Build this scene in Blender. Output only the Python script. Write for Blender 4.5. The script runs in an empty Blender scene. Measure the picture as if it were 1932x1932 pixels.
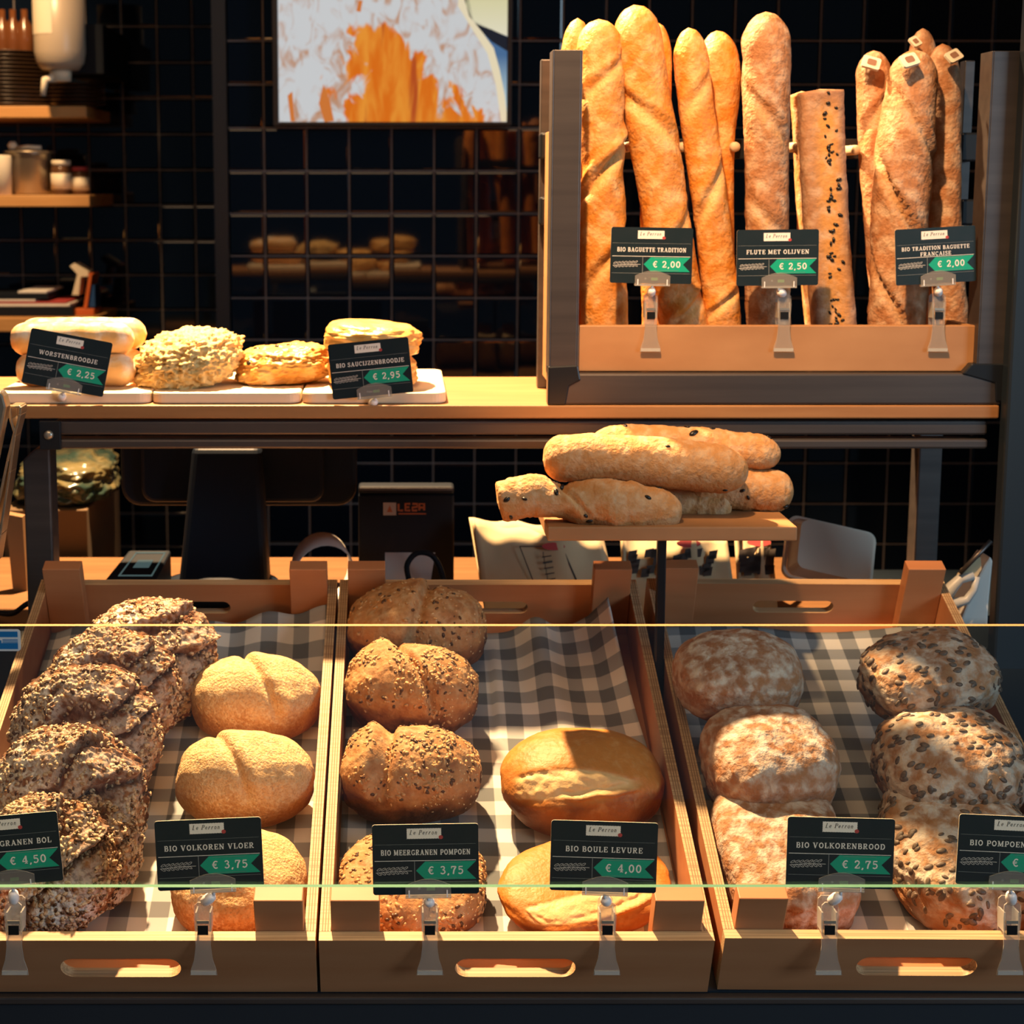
import bpy, math, random
import numpy as np
from mathutils import Vector, Matrix, noise

R = math.radians
SC = bpy.context.scene
COL = SC.collection

# ------------------------------------------------------------------ camera
FPX, CX, CY = 2900.0, 760.0, 750.0      # focal length and principal point in pixels of the 1932 frame
PITCH = R(7.9)
EYE = Vector((0, 0, 1.65))
cam_d = bpy.data.cameras.new('camera')
cam = bpy.data.objects.new('camera', cam_d)
COL.objects.link(cam)
cam.location = EYE
cam.rotation_euler = (R(90) - PITCH, 0, 0)
cam_d.sensor_width = 36
cam_d.lens = 36 * FPX / 1932
cam_d.shift_x = (966 - CX) / 1932
cam_d.shift_y = -(966 - CY) / 1932
cam_d.clip_start = .05
cam_d.dof.use_dof = True
cam_d.dof.focus_distance = 1.62
cam_d.dof.aperture_fstop = cam_d.lens / 6.2
SC.camera = cam

# ------------------------------------------------------------------ world, lights, exposure
SC.view_settings.view_transform = 'Standard'
SC.view_settings.look = 'None'
SC.view_settings.gamma = 1
SC.view_settings.use_curve_mapping = False
SC.view_settings.exposure = 0.18
w = bpy.data.worlds.new('world')
SC.world = w
w.use_nodes = True
bg = w.node_tree.nodes['Background']
bg.inputs[0].default_value = (.42, .62, .85, 1)
bg.inputs[1].default_value = .07


def spot(name, loc, aim, power, angle, blend, col, radius=.03):
    d = bpy.data.lights.new(name, 'SPOT')
    d.energy, d.spot_size, d.spot_blend, d.color, d.shadow_soft_size = power, R(angle), blend, col, radius
    o = bpy.data.objects.new(name, d)
    COL.objects.link(o)
    o.location = loc
    o.rotation_euler = (Vector(aim) - Vector(loc)).to_track_quat('-Z', 'Y').to_euler()
    return o


def area(name, loc, aim, power, sx, sy, col):
    d = bpy.data.lights.new(name, 'AREA')
    d.shape = 'RECTANGLE'
    d.energy, d.size, d.size_y, d.color = power, sx, sy, col
    o = bpy.data.objects.new(name, d)
    COL.objects.link(o)
    o.location = loc
    o.rotation_euler = (Vector(aim) - Vector(loc)).to_track_quat('-Z', 'Y').to_euler()
    return o


WARM = (1, .62, .31)
spot('ceiling_spot_behind_shelf', (-.36, 2.62, 2.95), (-.05, 1.75, 1.0), 930, 70, .5, WARM)
spot('ceiling_spot_over_rack', (-.02, 1.08, 2.92), (.40, 2.05, 1.66), 250, 32, .7, (1, .58, .27))
spot('ceiling_spot_left_shelves', (-1.0, 3.3, 2.9), (-1.45, 4.2, 1.75), 135, 62, .6, (1, .6, .28))
area('street_daylight', (4.0, -1.5, 2.3), (.4, 1.8, 1.2), 78, 1.6, 1.6, (.58, .82, 1))
area('added_warm_fill', (-.40, .75, 3.05), (-.2, 1.3, 0), 17, 1.8, 1.0, (1, .64, .36))  # unseen warm fill, added to lighten the fronts of the loaves


# ------------------------------------------------------------------ placing: a pixel of the photograph seen at world depth Y
def ray(px, py):
    u = -(py - CY) / FPX
    return Vector(((px - CX) / FPX, math.cos(PITCH) + u * math.sin(PITCH), -math.sin(PITCH) + u * math.cos(PITCH)))


def P(px, py, Y):
    d = ray(px, py)
    return EYE + d * (Y / d.y)


def mpp(py, Y):
    return Y / ray(CX, py).y / FPX          # metres per pixel at that depth


# the slope the three crates lie on: u to the right, v up the slope, n out of it
INC = R(22)
VV = Vector((0, math.cos(INC), math.sin(INC)))
NN = Vector((0, -math.sin(INC), math.cos(INC)))
S0 = Vector((0, 1.4755, .8305))


def on_slope(px, py, n):
    d = ray(px, py)
    t = (S0 + NN * n - EYE).dot(NN) / d.dot(NN)
    return EYE + d * t


def slope_pt(x, v, n):
    return Vector((x, 0, 0)) + S0 + VV * v + NN * n


RINC = Matrix.Rotation(INC, 4, 'X')


# ------------------------------------------------------------------ materials
def _nt(name):
    m = bpy.data.materials.new(name)
    m.use_nodes = True
    nt = m.node_tree
    return m, nt, nt.nodes['Principled BSDF']


def c4(c):
    return (c[0], c[1], c[2], 1)


def mat(name, col, rough=.5, metal=0, var=None, bump=None, trans=0, coat=0, emit=None, ior=None, alpha=None, spec=None):
    """var=(second colour, noise scale xyz, low, high); bump=(scale xyz, strength)"""
    m, nt, b = _nt(name)
    L = nt.links.new
    b.inputs['Base Color'].default_value = c4(col)
    b.inputs['Roughness'].default_value = rough
    b.inputs['Metallic'].default_value = metal
    b.inputs['Transmission Weight'].default_value = trans
    b.inputs['Coat Weight'].default_value = coat
    if spec is not None:
        b.inputs['Specular IOR Level'].default_value = spec
    if ior:
        b.inputs['IOR'].default_value = ior
    if emit:
        b.inputs['Emission Color'].default_value = c4(emit[0])
        b.inputs['Emission Strength'].default_value = emit[1]
    if var or bump:
        tc = nt.nodes.new('ShaderNodeTexCoord')

    def nz(scale, detail=6):
        mp = nt.nodes.new('ShaderNodeMapping')
        mp.inputs['Scale'].default_value = scale if isinstance(scale, tuple) else (scale,) * 3
        n = nt.nodes.new('ShaderNodeTexNoise')
        n.inputs['Scale'].default_value = 1
        n.inputs['Detail'].default_value = detail
        L(tc.outputs['Object'], mp.inputs[0])
        L(mp.outputs[0], n.inputs['Vector'])
        return n
    if var:
        n = nz(var[1])
        r = nt.nodes.new('ShaderNodeValToRGB')
        r.color_ramp.elements[0].position, r.color_ramp.elements[1].position = var[2], var[3]
        r.color_ramp.elements[0].color, r.color_ramp.elements[1].color = c4(col), c4(var[0])
        L(n.outputs[0], r.inputs[0])
        L(r.outputs[0], b.inputs['Base Color'])
    if bump:
        n = nz(bump[0])
        bp = nt.nodes.new('ShaderNodeBump')
        bp.inputs['Strength'].default_value = bump[1]
        bp.inputs['Distance'].default_value = .003
        L(n.outputs[0], bp.inputs['Height'])
        L(bp.outputs[0], b.inputs['Normal'])
    return m


def clear_mat(name, tint=(.95, .98, .97), gloss=.06, rough=.03, milky=0.0, milk=(.9, .9, .9)):
    """thin clear plastic or plate glass: mostly passes light straight on, reflects a little"""
    m, nt, b = _nt(name)
    L = nt.links.new
    out = nt.nodes['Material Output']
    tr = nt.nodes.new('ShaderNodeBsdfTransparent')
    tr.inputs[0].default_value = c4(tint)
    gl = nt.nodes.new('ShaderNodeBsdfGlossy')
    gl.inputs['Roughness'].default_value = rough
    lw = nt.nodes.new('ShaderNodeLayerWeight')
    lw.inputs['Blend'].default_value = .5
    pw = nt.nodes.new('ShaderNodeMath')
    pw.operation, pw.inputs[1].default_value = 'POWER', 5
    L(lw.outputs['Facing'], pw.inputs[0])
    fr = nt.nodes.new('ShaderNodeMath')
    fr.operation = 'MULTIPLY_ADD'
    fr.inputs[1].default_value, fr.inputs[2].default_value = .9, gloss
    L(pw.outputs[0], fr.inputs[0])
    mx = nt.nodes.new('ShaderNodeMixShader')
    L(fr.outputs[0], mx.inputs[0])
    L(tr.outputs[0], mx.inputs[1])
    L(gl.outputs[0], mx.inputs[2])
    last = mx
    if milky:
        b.inputs['Base Color'].default_value = c4(milk)
        b.inputs['Roughness'].default_value = .25
        m2 = nt.nodes.new('ShaderNodeMixShader')
        m2.inputs[0].default_value = milky
        L(mx.outputs[0], m2.inputs[1])
        L(b.outputs[0], m2.inputs[2])
        last = m2
    L(last.outputs[0], out.inputs[0])
    return m


def bread_mat(name, dark, mid, light, crumb, flour=(.78, .72, .62), ns=28, lo=.25, hi=.75, fscale=55, fthr=.5, fw=.2, bscale=160, bump=.5, rough=.7, grain=0.0):
    """crust colours by noise and by the mesh's own 'bake' attribute; 'crumb' bares the paler inside of a slash; 'dust' lays flour"""
    m, nt, b = _nt(name)
    L = nt.links.new
    N = nt.nodes.new
    b.inputs['Roughness'].default_value = rough
    b.inputs['Specular IOR Level'].default_value = .35
    tc = N('ShaderNodeTexCoord')

    def nz(sc, det, dist=0):
        n = N('ShaderNodeTexNoise')
        n.inputs['Scale'].default_value, n.inputs['Detail'].default_value, n.inputs['Distortion'].default_value = sc, det, dist
        L(tc.outputs['Object'], n.inputs['Vector'])
        return n.outputs[0]

    def att(a):
        n = N('ShaderNodeAttribute')
        n.attribute_name = a
        return n.outputs['Fac']

    def math_(op, x, y):
        n = N('ShaderNodeMath')
        n.operation = op
        for i, q in enumerate((x, y)):
            if isinstance(q, (int, float)):
                n.inputs[i].default_value = q
            else:
                L(q, n.inputs[i])
        return n.outputs[0]

    def ramp(x, p0, p1):
        n = N('ShaderNodeMapRange')
        n.interpolation_type = 'SMOOTHSTEP'
        n.inputs[1].default_value, n.inputs[2].default_value = p0, p1
        L(x, n.inputs[0])
        return n.outputs[0]

    def mix(f, a, c):
        n = N('ShaderNodeMix')
        n.data_type = 'RGBA'
        L(f, n.inputs[0])
        for s, q in ((n.inputs[6], a), (n.inputs[7], c)):
            if isinstance(q, tuple):
                s.default_value = c4(q)
            else:
                L(q, s)
        return n.outputs[2]
    n1 = nz(ns, 5, .4)
    val = math_('ADD', math_('MULTIPLY', n1, .8), math_('SUBTRACT', math_('MULTIPLY', att('crust_dark'), -.55), -.35))  # higher attribute values give a darker crust
    r = N('ShaderNodeValToRGB')
    e = r.color_ramp.elements
    e[0].position, e[0].color = lo, c4(dark)
    e[1].position, e[1].color = hi, c4(light)
    k = e.new((lo + hi) / 2)
    k.color = c4(mid)
    L(val, r.inputs[0])
    col = mix(att('crumb'), r.outputs[0], crumb)
    n2 = nz(fscale, 9, .3)
    fl = math_('MULTIPLY', ramp(n2, fthr + .06 - fw, fthr + .06 + fw), att('dust'))
    col = mix(fl, col, flour)
    if grain:
        n4 = nz(bscale * 1.3, 3)
        col = mix(math_('MULTIPLY', ramp(n4, .5, .66), grain), col, dark)
    L(col, b.inputs['Base Color'])
    n3 = nz(bscale, 6)
    bp = N('ShaderNodeBump')
    bp.inputs['Strength'].default_value, bp.inputs['Distance'].default_value = bump, .004
    L(n3, bp.inputs['Height'])
    L(bp.outputs[0], b.inputs['Normal'])
    return m


def gingham(name, white, mid, dark, cell):
    m, nt, b = _nt(name)
    L = nt.links.new
    N = nt.nodes.new
    b.inputs['Roughness'].default_value = .85
    uv = N('ShaderNodeUVMap')
    uv.uv_map = 'cloth'
    sp = N('ShaderNodeSeparateXYZ')
    L(uv.outputs[0], sp.inputs[0])
    outs = []
    for k in (0, 1):
        a = N('ShaderNodeMath')
        a.operation = 'MULTIPLY'
        a.inputs[1].default_value = math.pi / cell
        L(sp.outputs[k], a.inputs[0])
        s = N('ShaderNodeMath')
        s.operation = 'SINE'
        L(a.outputs[0], s.inputs[0])
        g = N('ShaderNodeMapRange')
        g.inputs[1].default_value, g.inputs[2].default_value = -.06, .06
        L(s.outputs[0], g.inputs[0])
        outs.append(g.outputs[0])
    ad = N('ShaderNodeMath')
    ad.operation = 'ADD'
    L(outs[0], ad.inputs[0])
    L(outs[1], ad.inputs[1])
    dv = N('ShaderNodeMath')
    dv.operation = 'MULTIPLY'
    dv.inputs[1].default_value = .5
    L(ad.outputs[0], dv.inputs[0])
    r = N('ShaderNodeValToRGB')
    e = r.color_ramp.elements
    e[0].color, e[1].color = c4(white), c4(dark)
    k = e.new(.5)
    k.color = c4(mid)
    L(dv.outputs[0], r.inputs[0])
    L(r.outputs[0], b.inputs['Base Color'])
    return m


MT = {}
MT['tile'] = mat('glazed_tile', (.003, .006, .013), .035, spec=.42)
MT['grout'] = mat('grout', (.21, .185, .185), .9)
MT['steel'] = mat('raw_steel', (.085, .075, .075), .42, .7, var=((.12, .105, .10), (3, 60, 60), .3, .7))
MT['black_steel'] = mat('black_steel', (.012, .015, .02), .32, .2)
MT['dark_paint'] = mat('dark_paint', (.012, .02, .03), .45)
MT['oak'] = mat('beech_board', (.28, .125, .042), .5, var=((.36, .18, .068), (4, 40, 60), .3, .7))
MT['ply'] = mat('birch_plywood', (.45, .175, .068), .55, var=((.51, .22, .095), (5, 45, 45), .3, .7))
MT['ply_box'] = mat('birch_box', (.36, .175, .07), .5, var=((.44, .23, .10), (6, 3, 14), .35, .65))
MT['ply_edge'] = mat('plywood_edge', (.62, .42, .22), .6, var=((.42, .26, .13), (4, 500, 500), .42, .58))
MT['ply_stripe'] = mat('plywood_glue_line', (.30, .18, .09), .7)
MT['cutting'] = mat('pale_maple', (.74, .62, .44), .55, var=((.82, .70, .52), (5, 30, 60), .3, .7))
MT['card'] = mat('chalkboard_card', (.010, .020, .026), .42, var=((.013, .022, .028), 40, .4, .7), spec=.25)
MT['card_edge'] = mat('card_edge', (.6, .55, .45), .7)
MT['ink'] = mat('card_print', (.86, .84, .78), .7)
MT['faint'] = mat('card_rule', (.25, .28, .28), .7)
MT['label'] = mat('logo_paper', (.84, .81, .74), .7)
MT['ink_dark'] = mat('logo_ink', (.05, .05, .055), .7)
MT['red'] = mat('logo_red', (.42, .05, .05), .6)
MT['green'] = mat('price_green', (.0, .36, .22), .5)
MT['mark_green'] = mat('mark_green', (.12, .36, .10), .5)
MT['plastic'] = clear_mat('clear_acrylic', (.9, .91, .9), milky=.13, milk=(.9, .82, .74))
MT['plastic_edge'] = clear_mat('acrylic_edge', (.8, .82, .8), milky=.4, milk=(.8, .78, .72))
MT['ball'] = mat('white_nylon', (.88, .88, .90), .3)
MT['spring'] = mat('spring_steel', (.02, .02, .02), .35, .6)
MT['glass'] = clear_mat('plate_glass', (.955, .98, .975), rough=.0)
MT['glass_top'] = mat('glass_top_edge_lit', (.52, .33, .15), .3)  # warm lamplight along the top edge is put into this orange
MT['glass_edge'] = mat('glass_edge', (.13, .30, .21), .25, spec=.8)
MT['cloth'] = gingham('gingham_linen', (.76, .73, .67), (.36, .37, .37), (.13, .14, .15), .0212)
MT['black_plastic'] = mat('black_plastic', (.007, .011, .018), .6, spec=.2)
MT['paper'] = mat('white_paper', (.75, .74, .70), .8)
MT['kraft'] = mat('cream_paper', (.50, .39, .23), .8, var=((.56, .45, .28), 12, .3, .7))
MT['card_brown'] = mat('cardboard', (.11, .066, .03), .85)
MT['worktop'] = mat('shaded_oak_worktop', (.15, .068, .022), .5, var=((.21, .10, .036), (4, 40, 60), .3, .7))  # oak darkened so that its colour carries the shade on the worktop
MT['print_black'] = mat('bag_print', (.05, .04, .035), .8)


# ------------------------------------------------------------------ mesh helpers
class MB:
    def __init__(self):
        self.v, self.f, self.m, self.s = [], [], [], []

    def add(self, verts, faces, mi=0, smooth=False):
        o = len(self.v)
        self.v += [tuple(p) for p in verts]
        for f in faces:
            self.f.append([i + o for i in f])
            self.m.append(mi)
            self.s.append(smooth)
        return self

    def box(self, x0, x1, y0, y1, z0, z1, mi=0, M=None):
        vs = [Vector((x, y, z)) for z in (z0, z1) for y in (y0, y1) for x in (x0, x1)]
        if M:
            vs = [M @ q for q in vs]
        return self.add(vs, [(0, 2, 3, 1), (4, 5, 7, 6), (0, 1, 5, 4), (2, 6, 7, 3), (0, 4, 6, 2), (1, 3, 7, 5)], mi)

    def prism(self, poly, y0, y1, mi=0, side=None, M=None):
        """poly: (x, z) outline, counter-clockwise seen from -y; extruded y0 (front) to y1"""
        n = len(poly)
        vs = [Vector((x, y0, z)) for x, z in poly] + [Vector((x, y1, z)) for x, z in poly]
        if M:
            vs = [M @ q for q in vs]
        self.add(vs, [tuple(range(n)), tuple(range(2 * n - 1, n - 1, -1))], mi)
        o = len(self.v) - 2 * n
        for i in range(n):
            j = (i + 1) % n
            self.f.append([o + j, o + i, o + n + i, o + n + j])
            self.m.append(mi if side is None else side)
            self.s.append(False)
        return self

    def tube(self, pts, r, n=10, mi=0, closed=False):
        pts = [Vector(p) for p in pts]
        K = len(pts)
        rs = r if isinstance(r, (list, tuple)) else [r] * K
        ref = Vector((0, 0, 1))
        rings = []
        for i, p in enumerate(pts):
            a = pts[(i - 1) % K] if closed or i else p
            c = pts[(i + 1) % K] if closed or i < K - 1 else p
            t = (c - a).normalized()
            if abs(t.dot(ref)) > .95:
                ref = Vector((1, 0, 0)) if abs(t.x) < .9 else Vector((0, 1, 0))
            s = t.cross(ref).normalized()
            q = s.cross(t)
            ref = q
            rings.append([p + (s * math.cos(2 * math.pi * k / n) + q * math.sin(2 * math.pi * k / n)) * rs[i] for k in range(n)])
        vs = [q for g in rings for q in g]
        fs = []
        for i in range(K if closed else K - 1):
            j = (i + 1) % K
            for k in range(n):
                l = (k + 1) % n
                fs.append((i * n + k, i * n + l, j * n + l, j * n + k))
        if not closed:
            fs += [tuple(range(n - 1, -1, -1)), tuple((K - 1) * n + k for k in range(n))]
        return self.add(vs, fs, mi, True)

    def lathe(self, prof, n=24, c=(0, 0, 0), mi=0, M=None):
        """prof: (radius, z) from bottom to top, turned round z"""
        vs, fs = [], []
        for r_, z in prof:
            for k in range(n):
                a = 2 * math.pi * k / n
                vs.append(Vector((c[0] + r_ * math.cos(a), c[1] + r_ * math.sin(a), c[2] + z)))
        if M:
            vs = [M @ q for q in vs]
        for i in range(len(prof) - 1):
            for k in range(n):
                l = (k + 1) % n
                fs.append((i * n + k, i * n + l, (i + 1) * n + l, (i + 1) * n + k))
        fs += [tuple(range(n - 1, -1, -1)), tuple((len(prof) - 1) * n + k for k in range(n))]
        return self.add(vs, fs, mi, True)

    def ribbon(self, pts, th, y, mi=0, M=None, closed=False):
        """a flat printed stroke in the x-z plane at depth y"""
        K = len(pts)
        q = [Vector((p[0], p[1])) for p in pts]
        vs = []
        for i in range(K):
            a = q[i - 1] if (i or closed) else q[i]
            c = q[(i + 1) % K] if (i < K - 1 or closed) else q[i]
            t = c - a
            if t.length < 1e-9:
                t = Vector((1, 0))
            t.normalize()
            nrm = Vector((-t.y, t.x)) * th / 2
            vs += [Vector((q[i].x + nrm.x, y, q[i].y + nrm.y)), Vector((q[i].x - nrm.x, y, q[i].y - nrm.y))]
        if M:
            vs = [M @ p for p in vs]
        fs = [(2 * i, 2 * i + 1, 2 * i + 3, 2 * i + 2) for i in range(K - 1)]
        if closed:
            fs.append((2 * K - 2, 2 * K - 1, 1, 0))
        return self.add(vs, fs, mi)

    def poly(self, pts, y, mi=0, M=None):
        vs = [Vector((x, y, z)) for x, z in pts]
        if M:
            vs = [M @ p for p in vs]
        return self.add(vs, [tuple(range(len(vs)))], mi)

    def build(self, name, mats, parent=None, loc=None, bevel=0, seg=2):
        me = bpy.data.meshes.new(name)
        me.from_pydata(self.v, [], self.f)
        for m in (mats if isinstance(mats, (list, tuple)) else [mats]):
            me.materials.append(MT[m] if isinstance(m, str) else m)
        me.polygons.foreach_set('material_index', self.m)
        me.polygons.foreach_set('use_smooth', self.s)
        me.update()
        o = bpy.data.objects.new(name, me)
        COL.objects.link(o)
        if parent is not None:
            o.parent = parent
        if loc is not None:
            o.location = loc
        if bevel:
            b = o.modifiers.new('bevel', 'BEVEL')
            b.width, b.segments, b.limit_method, b.angle_limit = bevel, seg, 'ANGLE', R(40)
        return o


def tag(o, label=None, cat=None, group=None, kind=None):
    for k, v in (('label', label), ('category', cat), ('group', group), ('kind', kind)):
        if v:
            o[k] = v
    return o


def thing(name, label, cat, loc=(0, 0, 0), group=None, M=None):
    o = bpy.data.objects.new(name, None)
    COL.objects.link(o)
    o.empty_display_size = .02
    o.location = loc
    if M is not None:
        o.matrix_world = M
    return tag(o, label, cat, group)


def move(M, o):
    o.matrix_world = M
    return o


def fr(px, py, Y, root=None):
    p = P(px, py, Y)
    return p - root if root is not None else p


def rrect(x0, x1, z0, z1, r, n=5):
    pts = []
    for cx, cz, a0 in ((x1 - r, z1 - r, 0), (x0 + r, z1 - r, 90), (x0 + r, z0 + r, 180), (x1 - r, z0 + r, 270)):
        for k in range(n + 1):
            a = R(a0 + 90 * k / n)
            pts.append((cx + r * math.cos(a), cz + r * math.sin(a)))
    return pts


# ------------------------------------------------------------------ the setting
def tile_wall(name, x0, x1, z0, z1, Y, pitch, ax, az, seed):
    """glazed square tiles with rounded edges over a grout bed; the grid passes through x=ax, z=az"""
    rnd = random.Random(seed)
    mb = MB()
    mb.add([(x0, Y, z0), (x1, Y, z0), (x1, Y, z1), (x0, Y, z1), (x0, Y + .1, z0), (x1, Y + .1, z0), (x1, Y + .1, z1), (x0, Y + .1, z1)],
           [(0, 1, 2, 3), (5, 4, 7, 6), (4, 0, 3, 7), (1, 5, 6, 2), (3, 2, 6, 7), (4, 5, 1, 0)], 1)
    g = .0016
    i0, i1 = math.floor((x0 - ax) / pitch), math.ceil((x1 - ax) / pitch)
    j0, j1 = math.floor((z0 - az) / pitch), math.ceil((z1 - az) / pitch)
    for i in range(i0, i1):
        for j in range(j0, j1):
            xa, xb = ax + i * pitch + g, ax + (i + 1) * pitch - g
            za, zb = az + j * pitch + g, az + (j + 1) * pitch - g
            xa, xb, za, zb = max(xa, x0), min(xb, x1), max(za, z0), min(zb, z1)
            if xb - xa < .012 or zb - za < .012:
                continue
            tx, tz = rnd.gauss(0, .0035), rnd.gauss(0, .0035)
            vs = []
            for ins, dp in ((0, .0006), (.0006, .0028), (.0022, .0042), (.005, .0048)):
                for x, z in ((xa + ins, za + ins), (xb - ins, za + ins), (xb - ins, zb - ins), (xa + ins, zb - ins)):
                    y = Y - dp - ((x - (xa + xb) / 2) * tx + (z - (za + zb) / 2) * tz if ins > .001 else 0)
                    vs.append((x, y, z))
            fs = []
            for k in range(3):
                for c in range(4):
                    d = (c + 1) % 4
                    fs.append((k * 4 + c, k * 4 + d, k * 4 + 4 + d, k * 4 + 4 + c))
            mb.add(vs, fs, 0, False)
            mb.add(vs[12:], [(0, 1, 2, 3)], 0)
    o = mb.build(name, ['tile', 'grout'])
    return tag(o, kind='structure')


WY, WY2 = 3.68, 4.46
xw = P(432, 320, WY).x
tile_wall('wall_back', xw, 1.75, .45, 3.05, WY, .1004, P(499, 320, WY).x, P(499, 403, WY).z, 1)
tile_wall('wall_left', -2.6, xw + .12, .45, 3.05, WY2, .1005, P(235, 320, WY2).x, P(235, 320.5, WY2).z, 2)
MT['floor'] = mat('floor_tiles', (.05, .045, .04), .5)
MT['ceil'] = mat('ceiling_paint', (.02, .022, .025), .8)
tag(MB().box(-3.4, 3, -1.2, 4.7, -.1, 0).build('floor', 'floor'), kind='structure')
tag(MB().box(-3.4, 3, 1.0, 4.7, 3.1, 3.2).build('ceiling', 'ceil'), kind='structure')
tag(MB().box(1.75, 1.85, 1.5, 4.7, 0, 3.1).build('wall_right', 'dark_paint'), kind='structure')
tag(MB().box(-2.7, -2.6, 1.5, 4.7, 0, 3.1).build('trim_1', 'dark_paint'), kind='structure')
xr = P(432, 320, WY).x
tag(MB().box(xr - .035, xr - .002, WY - .01, WY2 - .02, 0, 3.1).build('trim_2', 'dark_paint'), kind='structure')
tag(MB().box(-3.4, xw, WY2 + .1, WY2 + .15, 0, 3.1).build('wall_rear', 'dark_paint'), kind='structure')

# steel column at the right edge of the counter
c0 = P(1904, 700, 1.95)
tag(MB().box(c0.x, c0.x + .075, 1.95, 1.975, 0, 3.1).build('trim_3', 'dark_paint', bevel=.004), kind='structure')

# ------------------------------------------------------------------ display counter with its sloped stand
t = thing('display_counter', 'dark counter front carrying the sloped stand under the three bread crates', 'counter', (.1, 1.46, 0))
xa, xb = -1.25, c0.x + .3
prof = [(1.4675, 0), (1.4675, .821), (1.4785, .821), (1.4785, .8305), (2.036, 1.0545), (2.048, 1.008), (2.52, 1.008), (2.52, 0)]
mb = MB()
vs = [(x - .1, y - 1.46, z) for x in (xa, xb) for y, z in prof]
n = len(prof)
mb.add(vs, [tuple(range(n - 1, -1, -1)), tuple(range(n, 2 * n))] + [(i, (i + 1) % n, n + (i + 1) % n, n + i) for i in range(n)])
mb.build('cabinet', 'dark_paint', t)
MB().box(xa - .1, xb - .1, .006, .0175, .8215, .8295).build('front_ledge', 'steel', t, bevel=.002)
MB().box(xa - .1, .72 - .1, .595, 1.06, 1.0083, 1.03).build('worktop', 'worktop', t, bevel=.003)

# ------------------------------------------------------------------ upper shelf on its steel frame
SY = 1.97
SZ = P(966, 765, SY).z                        # top of the board
SX0, SX1 = P(20, 765, SY).x, P(1886, 765, SY).x
SB = P(966, 790, SY).z
t = thing('display_shelf', 'long wooden shelf on a brown steel frame above the crates', 'shelf', (0, SY, SZ))
MB().box(SX0 - .12, SX1, 0, .30, SB - SZ, 0).build('shelf_board', 'oak', t, bevel=.002)
for a, b, y in ((794, 821, .006), (829, 847, .002)):
    za, zb = P(966, b, SY + y).z - SZ, P(966, a, SY + y).z - SZ
    MB().box(P(100, 820, SY).x, P(1866, 820, SY).x, y, y + .03, za, zb).build('rail', 'steel', t, bevel=.003)
for a, b in ((.27, .30),):
    MB().box(P(100, 820, SY).x, P(1866, 820, SY).x, a, b, P(966, 821, SY).z - SZ, P(966, 794, SY).z - SZ).build('rail', 'steel', t, bevel=.003)
pa, pb = P(76, 848, SY), P(114, 794, SY)
pl = MB().box(pa.x, pb.x, -.003, .004, pa.z - SZ, pb.z - SZ).build('bracket_plate', 'black_steel', t, bevel=.001)
pc = P(93, 820, SY)
mb = MB()
mb.lathe([(.0062, 0), (.0062, .002), (.0045, .004), (.001, .0046)], 16, M=Matrix.Translation((pc.x, -.003, pc.z - SZ)) @ Matrix.Rotation(R(90), 4, 'X'))
MT['bolt'] = mat('zinc_bolt', (.5, .46, .38), .35, .8)
mb.build('bolt', 'bolt', pl)
# legs
LY = 2.05
a, b = P(47, 1000, LY), P(99, 1000, LY)
zt, zt2 = P(70, 868, LY).z - SZ, P(88, 846, LY).z - SZ
mb = MB()
zb = 1.0304 - SZ
mb.prism([(a.x, zb), (b.x, zb), (b.x, zt2), (a.x + .018, zt2), (a.x, zt)], LY - SY, LY - SY + .04)
mb.build('leg', 'steel', t, bevel=.003)
LY = 2.235
a, b = P(1729, 950, LY), P(1774, 950, LY)
MB().box(a.x, b.x, LY - SY, LY - SY + .035, 1.0304 - SZ if b.x < .7 else 1.0084 - SZ, P(1750, 800, LY).z - SZ).build('leg', 'steel', t, bevel=.003)

# ------------------------------------------------------------------ steel rack with the wooden baguette box
RY = 1.972
t = thing('baguette_rack', 'open brown steel rack holding the wooden baguette box, standing on the shelf', 'rack', (P(1460, 760, RY).x, RY, SZ))
o_ = Vector((P(1460, 760, RY).x, RY, SZ))


def rk(px, py, Y):
    return P(px, py, Y) - o_


RZ0, RZ1 = .0005, rk(966, 703, RY).z
xl0, xl1 = rk(1039, 400, RY).x, rk(1095, 400, RY).x
xr0, xr1 = rk(1857, 400, RY).x, rk(1913, 400, RY).x
D = .04


def tube_box(mb, x0, x1, y0, y1, z0, z1, wall=.002):
    mb.box(x0, x1, y0, y1, z0, z1)


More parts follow.
